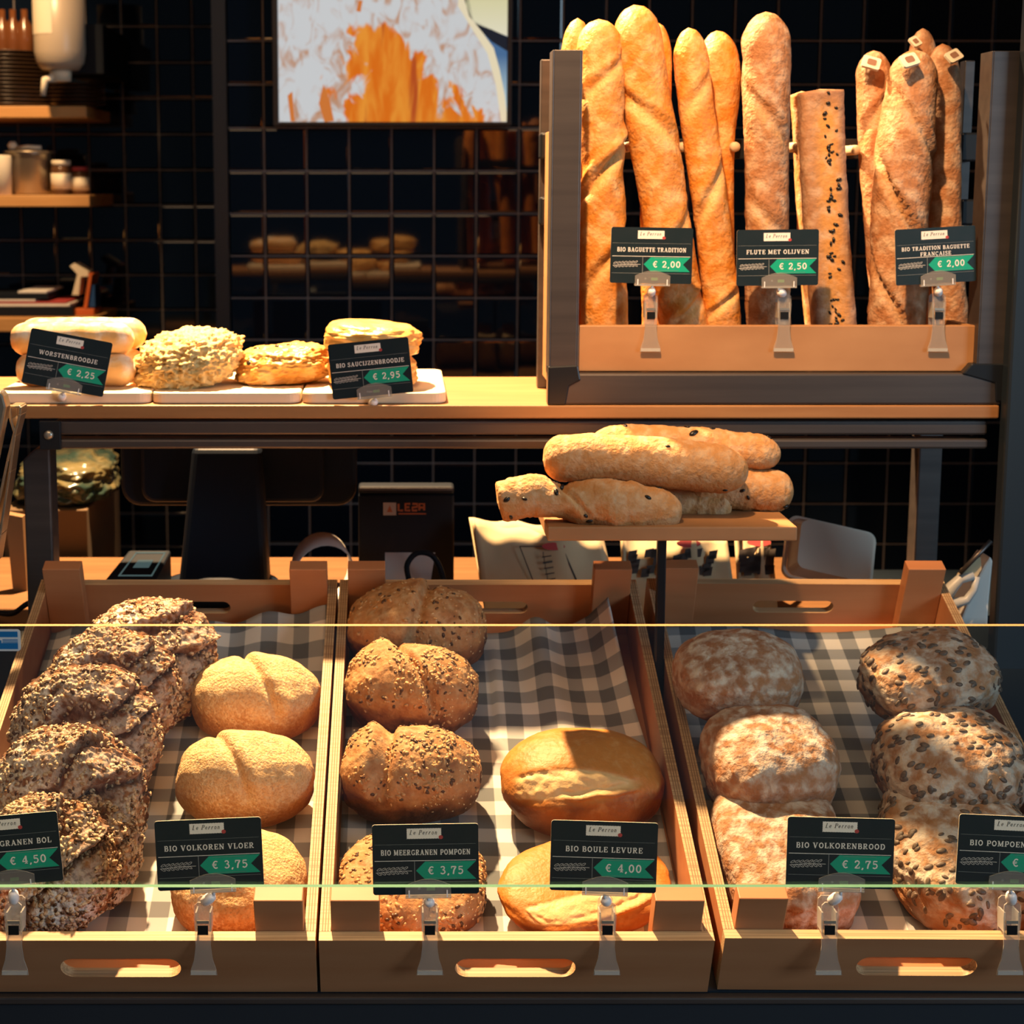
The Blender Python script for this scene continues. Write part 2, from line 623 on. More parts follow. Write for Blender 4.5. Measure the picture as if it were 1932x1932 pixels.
# left post: open square tube, dark inside at the top
zt = rk(1068, 94, RY).z
mb = MB()
for q in ((xl0, xl0 + .002, 0, D), (xl1 - .002, xl1, 0, D), (xl0 + .002, xl1 - .002, 0, .002), (xl0 + .002, xl1 - .002, D - .002, D)):
    mb.box(*q, RZ1 - .004, zt)
mb.build('front_post', 'steel', t, bevel=.0008)
mb = MB()
zt = rk(1890, 96, RY).z
for q in ((xr0, xr0 + .002, 0, D), (xr1 - .002, xr1, 0, D), (xr0 + .002, xr1 - .002, 0, .002), (xr0 + .002, xr1 - .002, D - .002, D)):
    mb.box(*q, RZ1 - .004, zt)
mb.build('front_post', 'steel', t, bevel=.0008)
MB().box(xl0 + .002, xr1 - .002, 0, D, RZ0, RZ1 - .001).build('front_beam', 'steel', t, bevel=.003)
for x0, x1 in ((xl0 - .001, xl1 + .004), (xr0 - .004, xr1 + .001)):
    mb = MB()
    if x0 < 0:
        mb.prism([(x0, RZ0), (x0 + .024, RZ0), (x0 + .028, RZ1 - .018), (x1, RZ1 - .010), (x1 - .004, RZ1 + .010), (x0, RZ1 + .008)], -.0015, .02)
    else:
        mb.prism([(x1 - .012, RZ0 + .004), (x1, RZ0 + .004), (x1, RZ1 + .012), (x0 - .002, RZ1 + .012), (x0 - .014, RZ1 - .002), (x1 - .014, RZ1 - .014)], -.0015, .02)
    mb.build('corner_weld', 'black_steel', t, bevel=.002)
# rear frame
BY = .165
yb = RY + BY
for x0, x1, pt in ((rk(1019, 300, yb).x, rk(1038, 300, yb).x, 112), (rk(1812, 300, yb).x, rk(1831, 300, yb).x, 114)):
    MB().box(x0, x1, BY, BY + .02, 0.0005, rk(966, pt, yb).z).build('rear_post', 'steel', t, bevel=.0015)
xa, xb = rk(1019, 300, yb).x, rk(1831, 300, yb).x
MB().box(xa, xb, BY, BY + .02, rk(966, 300, yb).z, rk(966, 262, yb).z).build('peg_rail', 'black_steel', t, bevel=.001)
MT['peg'] = mat('peg_wood', (.55, .42, .27), .6)
for px in (1187, 1291, 1388, 1505, 1615):
    py = 277 if px < 1600 else 283
    q = rk(px, py, yb - .05)
    M = Matrix.Translation((q.x, BY + .005, rk(px, py, yb - .05).z)) @ Matrix.Rotation(R(90), 4, 'X')
    MB().lathe([(.0068, 0), (.0068, .053), (.006, .055)], 14, M=M).build('peg', 'peg', t)
for px0, px1, ya, ybb in ((1019, 1040, 250, 300), (1019, 1040, 372, 425), (1812, 1848, 250, 305), (1812, 1846, 376, 425)):
    a, b = rk(px0, ybb, yb - .03), rk(px1, ya, yb - .03)
    MB().box(a.x, b.x, BY - .03, BY - .001, a.z, b.z).build('clamp_bracket', 'black_steel', t, bevel=.003)
# wooden box
fz = rk(966, 614, RY + .012).z
x0, x1 = xl1 - .002, rk(1843, 650, RY).x + .002
MB().box(x0, x1, .012, .024, RZ1, fz).build('box_front', 'ply_box', t, bevel=.0015)
MB().box(x0 + .001, x1 - .001, .0245, BY - .034, RZ1 - .03, RZ1 - .020).build('box_base', 'ply_box', t)
MB().box(xl0 + .004, xl0 + .012, .0405, BY - .034, RZ1 - .0195, fz + .25).build('box_side', 'ply_box', t, bevel=.001)
MB().box(x1 - .010, x1 - .001, .0245, BY - .034, RZ1 - .0195, fz).build('box_side', 'ply_box', t, bevel=.001)
RACK_BASE = SZ + RZ1 - .020


# ------------------------------------------------------------------ the three crates
CW, CL, CH, CT = .396, .600, .076, .0115
CRX = [-.4835, -.0841, .3225]


def slot_board(mb, W, H, y0, y1, sw, sh, cx, cz, rim=1):
    """board in the x-z plane with a stadium handle hole"""
    def rect(a):
        dx, dz = math.cos(a), math.sin(a)
        k = min(((W - cx) if dx > 0 else cx) / max(abs(dx), 1e-9), ((H - cz) if dz > 0 else cz) / max(abs(dz), 1e-9))
        return (cx + dx * k, cz + dz * k)

    def stad(a):
        dx, dz = math.cos(a), math.sin(a)
        h, r = sw / 2 - sh / 2, sh / 2
        if abs(dz) > 1e-9:
            k = r / abs(dz)
            if abs(dx * k) <= h:
                return (cx + dx * k, cz + dz * k)
        s = h if dx > 0 else -h
        bq = dx * s
        k = bq + math.sqrt(max(bq * bq - h * h + r * r, 0))
        return (cx + dx * k, cz + dz * k)
    corners = [math.atan2(z - cz, x - cx) for x in (0, W) for z in (0, H)]
    h, r = sw / 2 - sh / 2, sh / 2
    ang = set(corners)
    for k in range(17):
        e = -math.pi / 2 + math.pi * k / 16
        ang.add(math.atan2(r * math.sin(e), h + r * math.cos(e)))
        ang.add(math.atan2(r * math.sin(e), -h - r * math.cos(e)))
    ang = sorted(ang)
    n = len(ang)
    o = [rect(a) for a in ang]
    s = [stad(a) for a in ang]
    vs = [(p[0], y0, p[1]) for p in o] + [(p[0], y0, p[1]) for p in s] + [(p[0], y1, p[1]) for p in o] + [(p[0], y1, p[1]) for p in s]
    f0, f1, f2, f3 = [], [], [], []
    for i in range(n):
        j = (i + 1) % n
        f0.append((i, j, n + j, n + i))
        f1.append((2 * n + j, 2 * n + i, 3 * n + i, 3 * n + j))
        f2.append((n + i, n + j, 3 * n + j, 3 * n + i))
        f3.append((j, i, 2 * n + i, 2 * n + j))
    mb.add(vs, f0 + f1, 0)
    o0 = len(mb.v) - 4 * n
    for f in f2 + f3:
        mb.f.append([q + o0 for q in f])
        mb.m.append(rim)
        mb.s.append(False)
    return mb


CRL = ['birch plywood bread crate holding dark round loaves and pale wholemeal loaves, at left',
       'middle birch plywood bread crate with seeded loaves and golden boules',
       'birch plywood bread crate holding floury tin loaves and pumpkin seed loaves, at right']
CRATES = []


def crate_m(i):
    return Matrix.Translation(slope_pt(CRX[i], (0, 0, .003)[i], .0004)) @ RINC @ Matrix.Rotation(R((0, 0, -.4)[i]), 4, 'Z')


for i, x in enumerate(CRX):
    M = crate_m(i)
    t = thing('bread_crate', CRL[i], 'crate', group='birch bread crates on the counter', M=M)
    CRATES.append(t)
    mb = MB()
    slot_board(mb, CW, CH, 0, CT, .122, .027, CW / 2, .036)
    mb.build('front_board', ['ply', 'ply_edge'], t)
    mb = MB()
    slot_board(mb, CW - 2 * CT, CH, CL - CT, CL, .108, .020, CW / 2 - CT, .038)
    mb.build('back_board', ['ply', 'ply_edge'], t, loc=(CT, 0, 0))
    for xs in (0, CW - CT):
        mb = MB()
        mb.box(xs, xs + CT, CT + .0003, CL, 0, CH)
        mb.f, mb.m, mb.s = mb.f[:], [0, 1, 0, 0, 0, 0], [False] * 6
        for fx in (.28, .52, .76):
            mb.box(xs + CT * fx - .0006, xs + CT * fx + .0006, CT + .0006, CL - .0005, CH - .001, CH + .00025, 2)
        mb.build('side_board', ['ply', 'ply_edge', 'ply_stripe'], t)
    MB().box(CT, CW - CT, CT, CL - CT, .002, .008).build('base_board', 'ply', t)
    for xs in (CT + .0005, CW - CT - .0495):
        MB().box(xs, xs + .049, CT + .0005, CT + .0205, .0082, CH + .043).build('corner_post', 'ply', t, bevel=.001)
        MB().box(xs, xs + .049, CL - CT - .0205, CL - CT - .0005, .0082, CH + .040).build('corner_post', 'ply', t, bevel=.001)


# gingham cloths lying in the crates
def cloth(i, fn, x0, x1, v0, v1, label, nu=70, nv=90):
    vs, uv = [], []
    for b in range(nv + 1):
        for a in range(nu + 1):
            u, v = x0 + (x1 - x0) * a / nu, v0 + (v1 - v0) * b / nv
            du, dv, n_ = fn(u, v, a / nu, b / nv)
            vs.append((u + du, v + dv, n_))
            uv.append((u, v))
    fs = [(b * (nu + 1) + a, b * (nu + 1) + a + 1, (b + 1) * (nu + 1) + a + 1, (b + 1) * (nu + 1) + a) for b in range(nv) for a in range(nu)]
    mb = MB()
    mb.add(vs, fs, 0, True)
    o = mb.build('gingham_cloth', 'cloth')
    ul = o.data.uv_layers.new(name='cloth')
    for lp in o.data.loops:
        ul.data[lp.index].uv = uv[lp.vertex_index]
    sd = o.modifiers.new('thickness', 'SOLIDIFY')
    sd.thickness, sd.offset = .0012, 1
    o.matrix_world = crate_m(i)
    return tag(o, label, 'cloth', 'gingham cloths lining the crates')


def wr(u, v, s, amp):
    return amp * (noise.noise(Vector((u * 9 + s, v * 9, s))) + .5 * noise.noise(Vector((u * 22, v * 17 + s, s))) + .8)


def cl0(u, v, a, b):
    n_ = .0105 + max(wr(u, v, 3.1, .0022), 0)
    e = max(0, (b - .84) / .16)
    up = .036 * e * e * max(0, min(1, (a - .45) / .5)) + .012 * e * math.sin(a * 14) ** 2
    return 0, 0, n_ + up


def cl1(u, v, a, b):
    n_ = .0105 + max(wr(u, v, 7.7, .0028), 0)
    e = max(0, (b - .55) / .45)
    k = max(0, min(1, (a - .45) / .55))
    up = .050 * e ** 1.6 * k ** 1.5 + .010 * e * max(0, math.sin(a * 9 + b * 5)) * min(1, a * 2)  * (a > .5) + .016 * max(0, (a - .9) / .1) * e ** .5
    up += .022 * math.exp(-((a - .82 + .15 * b) / .06) ** 2) * e
    return -.030 * e * k ** 3, -.02 * e * k, n_ + up


def cl2(u, v, a, b):
    n_ = .0105 + max(wr(u, v, 12.3, .002), 0)
    e = max(0, (b - .9) / .1)
    return 0, 0, n_ + .012 * e * e * (.5 + .5 * math.sin(a * 8))


cloth(0, cl0, CT + .002, CW - CT - .002, .034, .566, 'grey and white gingham cloth under the pale wholemeal loaves in the left crate')
cloth(1, cl1, CT + .002, CW - CT - .003, .034, .564, 'gingham cloth with a raised corner in the middle crate')
cloth(2, cl2, CT + .002, CW - CT - .002, .034, .566, 'shaded gingham cloth between the tin loaves and pumpkin seed loaves')

# ------------------------------------------------------------------ small raised platform
PY = 1.775
a, b = P(1033, 994, PY), P(1505, 994, PY)
z1, z0 = a.z, P(1033, 1021, PY).z
PLZ = z1
t = thing('bread_stand', 'small wooden board on a black post between the middle and right crates', 'stand', (.3187, 1.85, z0))
px_ = .3187
MB().box(a.x - px_, b.x - px_, PY - 1.85, PY - 1.85 + .15, 0, z1 - z0).build('stand_board', 'ply_box', t, bevel=.002)
s = .0055
MB().box(-s, s, -s, s, (S0.z + (1.85 - S0.y) * math.tan(INC)) - z0 + .004, -.0003).build('post', 'black_steel', t, bevel=.0015)

# ------------------------------------------------------------------ glass guard in front of the crates
GY = 1.385
gz1, gz0 = P(966, 1181, GY).z, P(966, 1674, GY).z
t = thing('glass_guard', 'clear glass sneeze guard standing in front of the bread crates', 'glass guard', (.1, GY, gz0))
gx0, gx1 = -1.0 - .1, 1.0 - .1
mb = MB()
mb.box(gx0, gx1, 0, .006, 0, gz1 - gz0)
mb.m = [1, 2, 0, 0, 1, 1]
mb.build('pane', ['glass', 'glass_edge', 'glass_top'], t)
for x in (gx0 + .02, gx1 - .05):
    MB().box(x, x + .03, .0065, .0365, .82 - gz0 - .02, gz1 - gz0 - .03).build('upright', 'black_steel', t)
    MB().box(x, x + .03, .0365, .0818, .80 - gz0, .823 - gz0).build('bracket', 'black_steel', t)
st = P(-40, 1207, GY - .001)
sx1 = P(39, 1207, GY)
q0, q1 = P(0, 1228, GY), P(0, 1187, GY)
mb = MB()
MT['sticker_white'] = mat('sticker_white', (.7, .72, .72), .4)
MT['sticker_blue'] = mat('sticker_blue', (.01, .16, .42), .4)
mb.prism(rrect(st.x, sx1.x, q0.z, q1.z, .003), -.0004, 0, 0)
bz0, bz1 = P(0, 1224, GY).z, P(0, 1191, GY).z
bx1 = P(34, 1207, GY).x
h = (bz1 - bz0)
mb.poly([(st.x + .002, bz0 + h * .68), (bx1, bz0 + h * .68), (bx1, bz1), (st.x + .002, bz1)], -.0006, 1)
mb.poly([(st.x + .002, bz0), (bx1, bz0), (bx1, bz0 + h * .34), (st.x + .002, bz0 + h * .34)], -.0006, 1)
mb.poly([(st.x + .002, bz0 + h * .34), (P(3, 1207, GY).x, bz0 + h * .34), (P(3, 1207, GY).x, bz0 + h * .5), (st.x + .002, bz0 + h * .5)], -.0006, 1)
for k in range(3):
    mb.ribbon([(P(5, 1207, GY).x, bz0 + h * (.38 + .08 * k)), (bx1, bz0 + h * (.38 + .08 * k))], .0007, -.0006, 1)
o = mb.build('window_sticker', ['sticker_white', 'sticker_blue'], loc=(0, GY - .0002, 0))
tag(o, 'small blue and white sticker on the glass guard', 'sticker')


# ------------------------------------------------------------------ bread
MT['b_multi'] = bread_mat('crust_multigrain', (.045, .016, .007), (.25, .095, .030), (.50, .24, .085), (.13, .045, .016), flour=(.74, .69, .60), ns=42, lo=.30, hi=.78, fscale=110, fthr=.39, fw=.10, bscale=150, bump=1.0, rough=.8, grain=.45)
MT['b_pale'] = bread_mat('crust_wholemeal_pale', (.25, .085, .020), (.52, .26, .09), (.74, .46, .21), (.70, .42, .18), flour=(.80, .58, .32), ns=22, lo=.1, hi=.66, fscale=200, fthr=.48, fw=.12, bscale=330, bump=.75, rough=.85, grain=.30)
MT['b_pomp'] = bread_mat('crust_multigrain_pumpkin', (.075, .026, .012), (.26, .10, .034), (.48, .23, .08), (.40, .19, .07), flour=(.6, .42, .22), ns=30, lo=.25, hi=.7, fscale=90, fthr=.52, bscale=170, bump=.5, rough=.72, grain=.15)
MT['b_boule'] = bread_mat('crust_boule_golden', (.12, .030, .006), (.38, .120, .016), (.56, .215, .034), (.84, .58, .27), flour=(.76, .48, .20), ns=16, lo=.10, hi=.70, fscale=90, fthr=.58, bscale=200, bump=.28, rough=.5)
MT['b_tin'] = bread_mat('crust_tin_floury', (.12, .045, .018), (.28, .115, .045), (.42, .20, .085), (.4, .2, .09), flour=(.72, .66, .56), ns=24, lo=.18, hi=.70, fscale=75, fthr=.465, fw=.16, bscale=200, bump=.7, rough=.75)
MT['b_seeded'] = bread_mat('crust_pumpkin_floury', (.14, .055, .022), (.32, .14, .055), (.48, .25, .11), (.4, .2, .09), flour=(.68, .60, .50), ns=26, lo=.18, hi=.70, fscale=60, fthr=.46, fw=.16, bscale=180, bump=.7, rough=.75)
MT['b_baguette'] = bread_mat('crust_baguette_golden', (.17, .036, .004), (.42, .120, .012), (.60, .215, .028), (.68, .38, .13), flour=(.72, .44, .19), ns=17, lo=.12, hi=.66, fscale=48, fthr=.52, fw=.2, bscale=170, bump=.6, rough=.5, grain=.10)
MT['b_flute'] = bread_mat('crust_baguette_brown', (.11, .034, .012), (.26, .095, .036), (.38, .165, .066), (.50, .28, .12), flour=(.58, .39, .25), ns=20, lo=.15, hi=.70, fscale=52, fthr=.51, fw=.18, bscale=170, bump=.7, rough=.65, grain=.15)
MT['b_olive'] = bread_mat('crust_flute_olive', (.13, .052, .024), (.26, .12, .06), (.34, .17, .09), (.62, .28, .06), flour=(.66, .5, .36), ns=20, lo=.22, hi=.7, fscale=60, fthr=.55, bscale=180, bump=.4, rough=.7)
MT['b_rustic'] = bread_mat('crust_rustic', (.20, .065, .018), (.44, .18, .055), (.54, .26, .088), (.7, .44, .2), flour=(.70, .50, .30), ns=20, lo=.16, hi=.70, fscale=70, fthr=.50, fw=.18, bscale=190, bump=.7, rough=.7)
MT['b_roll'] = bread_mat('crust_milk_roll', (.36, .10, .014), (.60, .24, .042), (.72, .41, .15), (.8, .6, .3), ns=10, lo=.1, hi=.6, bscale=120, bump=.1, rough=.4)
MT['b_cheese'] = bread_mat('crust_cheese', (.36, .10, .012), (.60, .28, .055), (.72, .44, .14), (.8, .6, .3), flour=(.80, .58, .26), ns=46, lo=.2, hi=.62, fscale=80, fthr=.45, bscale=120, bump=.9, rough=.6)
MT['b_puff'] = bread_mat('crust_puff_pastry', (.38, .10, .010), (.60, .22, .028), (.70, .36, .085), (.8, .6, .3), flour=(.80, .54, .22), ns=26, lo=.2, hi=.62, fscale=40, fthr=.5, bscale=90, bump=.5, rough=.35)
MT['seed_oat'] = mat('seed_oat', (.62, .37, .16), .6, var=((.44, .23, .085), 300, .4, .6))
MT['oat_pale'] = mat('oat_flake_pale', (.66, .52, .34), .7, var=((.40, .24, .11), 200, .4, .6))
MT['seed_dark'] = mat('seed_linseed', (.10, .045, .018), .4)
MT['seed_sesame'] = mat('seed_sesame', (.74, .55, .30), .6)
MT['seed_pumpkin'] = mat('seed_pumpkin', (.105, .072, .048), .5, var=((.19, .13, .09), 200, .4, .6))
MT['olive'] = mat('olive_bit', (.010, .008, .007), .35)
MT['sticker_mark'] = mat('sticker_mark', (.22, .11, .07), .7)
MT['sticker_p'] = mat('paper_sticker', (.66, .60, .48), .7)

_ICO = {}


def ico(sub):
    if sub not in _ICO:
        import bmesh
        bm = bmesh.new()
        bmesh.ops.create_icosphere(bm, subdivisions=sub, radius=1)
        bm.verts.ensure_lookup_table()
        _ICO[sub] = ([v.co.copy() for v in bm.verts], [tuple(v.index for v in f.verts) for f in bm.faces])
        bm.free()
    return _ICO[sub]


def fbm(p, oct_=4):
    s, a = 0, 1
    for k in range(oct_):
        s += a * noise.noise(p)
        p = p * 2.03
        a *= .5
    return s


def sm(x, a, b):
    t = max(0, min(1, (x - a) / (b - a)))
    return t * t * (3 - 2 * t)


def seeds_onto(vs, nrm, fs, mis, rnd, count, size, ok, flat=.35, mi=(1,), lift=.15, aim=None):
    """little flattened grains pressed into the crust; part of the loaf's own surface"""
    base, bf = ico(1) if size[0] < .0028 else ico(2)
    cand = [i for i in range(len(nrm)) if ok(vs[i], nrm[i])]
    if not cand:
        return
    for k in range(count):
        i = rnd.choice(cand)
        p, nn = vs[i], nrm[i]
        ref = Vector((rnd.uniform(-1, 1), rnd.uniform(-1, 1), rnd.uniform(-1, 1)))
        if aim is not None:
            ref = ref * .6 + aim
        t = nn.cross(ref).normalized()
        q = nn.cross(t)
        L_ = rnd.uniform(*size)
        W_ = L_ * rnd.uniform(.5, .66)
        nn2 = (nn + t * rnd.uniform(-.35, .35)).normalized()
        o = len(vs)
        for b in base:
            vs.append(p + t * (b.x * L_) + q * (b.y * W_) + nn2 * (b.z * L_ * flat + L_ * flat * lift))
        m = rnd.choice(mi)
        for f in bf:
            fs.append([a + o for a in f])
            mis.append(m)


def finish(name, vs, fs, mis, mats, att, n_body):
    me = bpy.data.meshes.new(name)
    me.from_pydata([tuple(v) for v in vs], [], fs)
    for m in mats:
        me.materials.append(MT[m])
    me.polygons.foreach_set('material_index', mis)
    me.polygons.foreach_set('use_smooth', [True] * len(fs))
    for k, vals in att.items():
        a = me.attributes.new(k, 'FLOAT', 'POINT')
        a.data.foreach_set('value', vals + [0.0] * (len(vs) - n_body))
    me.update()
    o = bpy.data.objects.new(name, me)
    COL.objects.link(o)
    return o


def loaf(name, mats, a, b, c, seed, shape=None, n=2.4, flat=.6, lump=.05, lf=1.6, fine=.012, ff=9, sub=6, seeds=None):
    """a, b, c half sizes in metres; shape(d) -> (extra push, bake, crumb, dust) with d the unit direction"""
    base, bf = ico(sub)
    sv = Vector((seed * 3.7, seed * 1.3, seed * 7.1))
    vs, crust_dark, crumb, dust = [], [], [], []
    for d in base:
        k = (abs(d.x) ** n + abs(d.y) ** n + abs(d.z) ** n) ** (-1 / n)
        e, bk, cr, du = shape(d) if shape else (0, 0, 0, 1)
        f = 1 + lump * noise.noise(d * lf + sv) + lump * .5 * noise.noise(d * lf * 2.3 + sv) + fine * fbm(d * ff + sv, 3) + e
        z = d.z * k * f
        if z < 0:
            z = -flat * (1 - (1 - min(1, -z)) ** 1.7) if flat < 1 else z
        vs.append(Vector((d.x * k * f * a, d.y * k * f * b, z * c)))
        crust_dark.append(bk)
        crumb.append(cr)
        dust.append(du)
    fs = [list(f) for f in bf]
    mis = [0] * len(fs)
    nb = len(vs)
    nrm = [Vector((0, 0, 0)) for _ in vs]
    for f in fs:
        q = (vs[f[1]] - vs[f[0]]).cross(vs[f[2]] - vs[f[0]])
        for i in f:
            nrm[i] += q
    nrm = [q.normalized() for q in nrm]
    rnd = random.Random(seed)
    for s in seeds or []:
        seeds_onto(vs, nrm, fs, mis, rnd, **s)
    return finish(name, vs, fs, mis, mats, {'crust_dark': crust_dark, 'crumb': crumb, 'dust': dust}, nb)


def on_view(px, py, wpx, hpx, n, kb, n_is_centre=False):
    """size and place of a loaf on the slope from its outline in the photograph: centre, half sizes"""
    ctr = on_slope(px, py, n)
    d = ray(px, py)
    s = ctr.y / d.y / FPX
    down = math.atan2(-d.z, d.y) + INC
    a = wpx * s / 2
    hh = hpx * s / 2
    b = kb * a
    c = math.sqrt(max(hh * hh - (b * math.sin(down)) ** 2, (.25 * hh) ** 2)) / math.cos(down)
    return ctr, a, b, c


def put(o, ctr, rx=0, ry=0, rz=0, inc=True):
    M = Matrix.Translation(ctr)
    if inc:
        M = M @ RINC
    o.matrix_world = M @ Matrix.Rotation(R(rz), 4, 'Z') @ Matrix.Rotation(R(rx), 4, 'X') @ Matrix.Rotation(R(ry), 4, 'Y')
    return o


def settle(o, i, floor=True, low=.0155):
    """let a loaf rest on the cloth of crate i, clear of its boards and corner posts"""
    M = crate_m(i).inverted()
    for _ in range(2):
        T = M @ o.matrix_world
        c = [T @ v.co for v in o.data.vertices]
        lo = [min(p[k] for p in c) for k in range(3)]
        hi = [max(p[k] for p in c) for k in range(3)]
        d = Vector((0, 0, 0))
        w_ = hi[0] - lo[0]
        x0, x1 = CT + .001, CW - CT - .001
        over = (max(x0 - lo[0], 0), max(hi[0] - x1, 0)) if lo[2] < CH else (0, 0)
        if sum(over) > 0:
            o.matrix_world = o.matrix_world @ Matrix.Diagonal(((w_ - sum(over)) / w_, 1, 1, 1))
            d.x = (over[0] - over[1]) / 2
        near = lo[0] < CT + .05 or hi[0] > CW - CT - .05
        v0, v1 = CT + (.0215 if near else .001), CL - CT - (.0215 if near else .001)
        if lo[1] < v0:
            d.y = v0 - lo[1]
        elif hi[1] > v1:
            d.y = v1 - hi[1]
        if floor or lo[2] < low:
            d.z = low + (.002 if i == 1 else 0) - lo[2]
        o.matrix_world = Matrix.Translation(crate_m(i).to_3x3() @ d) @ o.matrix_world
    return o


# --- left crate: dark multigrain rounds standing one against the next
def multi_shape(sd, ang=20):
    ca, sa = math.cos(R(ang)), math.sin(R(ang))

    def f(d):
        u, v = d.x * ca + d.y * sa, -d.x * sa + d.y * ca
        up = sm(d.z, -.1, .5)
        warp = v + .34 * noise.noise(Vector((u * 1.5 + sd, v * 1.5, sd))) + .10 * noise.noise(Vector((u * 5 + sd, v * 5, sd)))
        e = 0
        cr = 0
        for off, amp in ((-.12, .20), (.42, .13)):
            q = warp - off
            ridge = amp * (sm(q, -.05, .03) * math.exp(-max(q, 0) / .18) - .62 * math.exp(-((q + .10) / .075) ** 2))
            e += ridge * up
            cr = max(cr, math.exp(-((q + .09) / .10) ** 2) * up)
        rough = .05 * abs(noise.noise(d * 6 + Vector((sd, 0, 0)))) + (.030 + .05 * cr) * fbm(d * 13 + Vector((0, sd, 0)), 4)
        du = sm(d.z + .35 * noise.noise(d * 3 + Vector((sd, sd, 0))), .0, .55) * (1 - cr) * (1.0 if u < .1 else .5)
        return e + rough, .25 + .5 * (1 - sm(d.z, -.1, .35)), min(1, cr), du * sm(d.z, -.05, .3)
    return f


for k, (px, py, wp, n_, tilt, ry, lab) in enumerate([
        (284, 1262, 246, .072, 46, 6, 'dark round multigrain loaf against the back board of the left crate, farthest of its row'),
        (214, 1318, 250, .080, 62, 2, 'dark round multigrain loaf second from the back in the left crate, ridge facing up'),
        (166, 1402, 272, .082, 62, -2, 'dark multigrain loaf with whitish flour on its left shoulder, third from the back'),
        (132, 1530, 292, .080, 60, -4, 'cracked dark multigrain loaf just behind the sign priced 4,50'),
        (150, 1618, 226, .070, 58, 8, 'dark multigrain loaf whose right edge peeps out behind the frontmost dark round'),
        (84, 1688, 268, .068, 54, -4, 'frontmost dark multigrain loaf behind the sign priced 4,50')]):
    ctr = on_slope(px, py, n_)
    s = ctr.y / ray(px, py).y / FPX
    a = wp * s / 2
    o = loaf('multigrain_round_loaf', ['b_multi', 'oat_pale', 'seed_dark'], a, a * .95, a * .52, 11 + k, multi_shape(k * 2.3 + 1, 24 + 5 * k), n=2.15, flat=.8, lump=.07, lf=1.7, fine=.02, ff=10, sub=7,
             seeds=[dict(count=1500, size=(.0020, .0042), ok=lambda p, q: q.z > -.3 and noise.noise(p * 40) > -.2, mi=(1, 1, 1, 2))])
    settle(put(o, ctr, tilt, ry, 0), 0, False)
    tag(o, lab, 'bread loaf', 'dark multigrain loaves in the left crate')


# --- left crate: pale wholemeal with one crease
def pale_shape(x0, depth, sd):
    def f(d):
        up = sm(d.z, .05, .6)
        q = d.x - x0 + .35 * d.y
        e = -depth * math.exp(-(q / .07) ** 2) * up + depth * .55 * math.exp(-((q - .16) / .14) ** 2) * up
        crust_dark = .45 * sm(-d.z, -.45, .15) + .35 * sm(-d.y + .5 * -d.z, .1, .9)  # crust darker low down and on the front side
        return e, crust_dark, .25 * math.exp(-(q / .09) ** 2) * up, sm(d.z - .3 * d.y, -.1, .7)
    return f


for k, (px, py, wp, hp, x0, dep, lab) in enumerate([
        (487, 1321, 252, 152, .05, .13, 'pale wholemeal loaf with a cleft top, farthest of its row in the left crate'),
        (467, 1474, 268, 166, -.22, .09, 'pale wholemeal loaf with a faint crease, middle of its row in the left crate'),
        (454, 1672, 268, 186, .1, .06, 'pale wholemeal loaf touching the front board of the left crate')]):
    kb = .62 if k < 2 else .8
    _, a, b, c = on_view(px, py, wp, hp, .06, kb)
    c = min(c, .062)
    ctr = on_slope(px, py, .012 + c * .86)
    o = loaf('wholemeal_loaf', ['b_pale'], a, b, c * 1.1, 31 + k, pale_shape(x0, dep, k), n=2.35, flat=.72, lump=.05, fine=.008, ff=8)
    settle(put(o, ctr, 4, 0, 0), 0)
    tag(o, lab, 'bread loaf', 'pale wholemeal loaves in the left crate')


# --- middle crate: seeded multigrain loaves
def pomp_shape(x0, dep, sd, slope=.5):
    def f(d):
        up = sm(d.z, .0, .55)
        q = d.x - x0 - slope * d.y
        e = dep * sm(-q, -.04, .06) * math.exp(-max(-q, 0) / .45) * up - dep * .8 * math.exp(-((q - .09) / .08) ** 2) * up
        cr = .5 * math.exp(-((q - .08) / .08) ** 2) * up
        return e, .15 + .7 * sm(-d.z + .25 * noise.noise(d * 4), -.35, .2), cr, up * .7
    return f


for k, (px, py, wp, hp, x0, dep, sl, ns, lab) in enumerate([
        (786, 1197, 262, 160, .02, .16, .2, 260, 'seeded brown loaf with a peaked crust at the back of the middle crate'),
        (773, 1312, 256, 160, -.1, .20, -.4, 620, 'seeded brown loaf with a split top, second from the back in the middle crate'),
        (772, 1470, 272, 166, -.42, .20, .1, 560, 'seeded brown loaf with a notch in its crust, just behind the sign for pompoen bread'),
        (778, 1680, 282, 190, .35, .10, .3, 640, 'seeded brown loaf at the front board behind the pompoen sign')]):
    kb = .62 if k < 3 else .85
    _, a, b, c = on_view(px, py, wp, hp, .06, kb)
    c = min(c, .064)
    ctr = on_slope(px, py, .012 + c * .86)
    o = loaf('seeded_multigrain_loaf', ['b_pomp', 'seed_oat', 'seed_dark', 'seed_sesame'], a, b, c * 1.1, 51 + k, pomp_shape(x0, dep, k, sl), n=2.4, flat=.75, lump=.06, fine=.014, ff=9, sub=6,
             seeds=[dict(count=ns, size=(.0020, .0042), ok=lambda p, q: q.z > .1 and noise.noise(p * 30) > -.25, flat=.3, mi=(1, 1, 1, 2)),
                    dict(count=ns // 4, size=(.0012, .0018), ok=lambda p, q: p.x > 0 and q.z > -.1, mi=(3,))])
    settle(put(o, ctr, 4, 0, (3, -3, 2, 0)[k]), 1)
    tag(o, lab, 'bread loaf', 'seeded multigrain loaves in the middle crate')


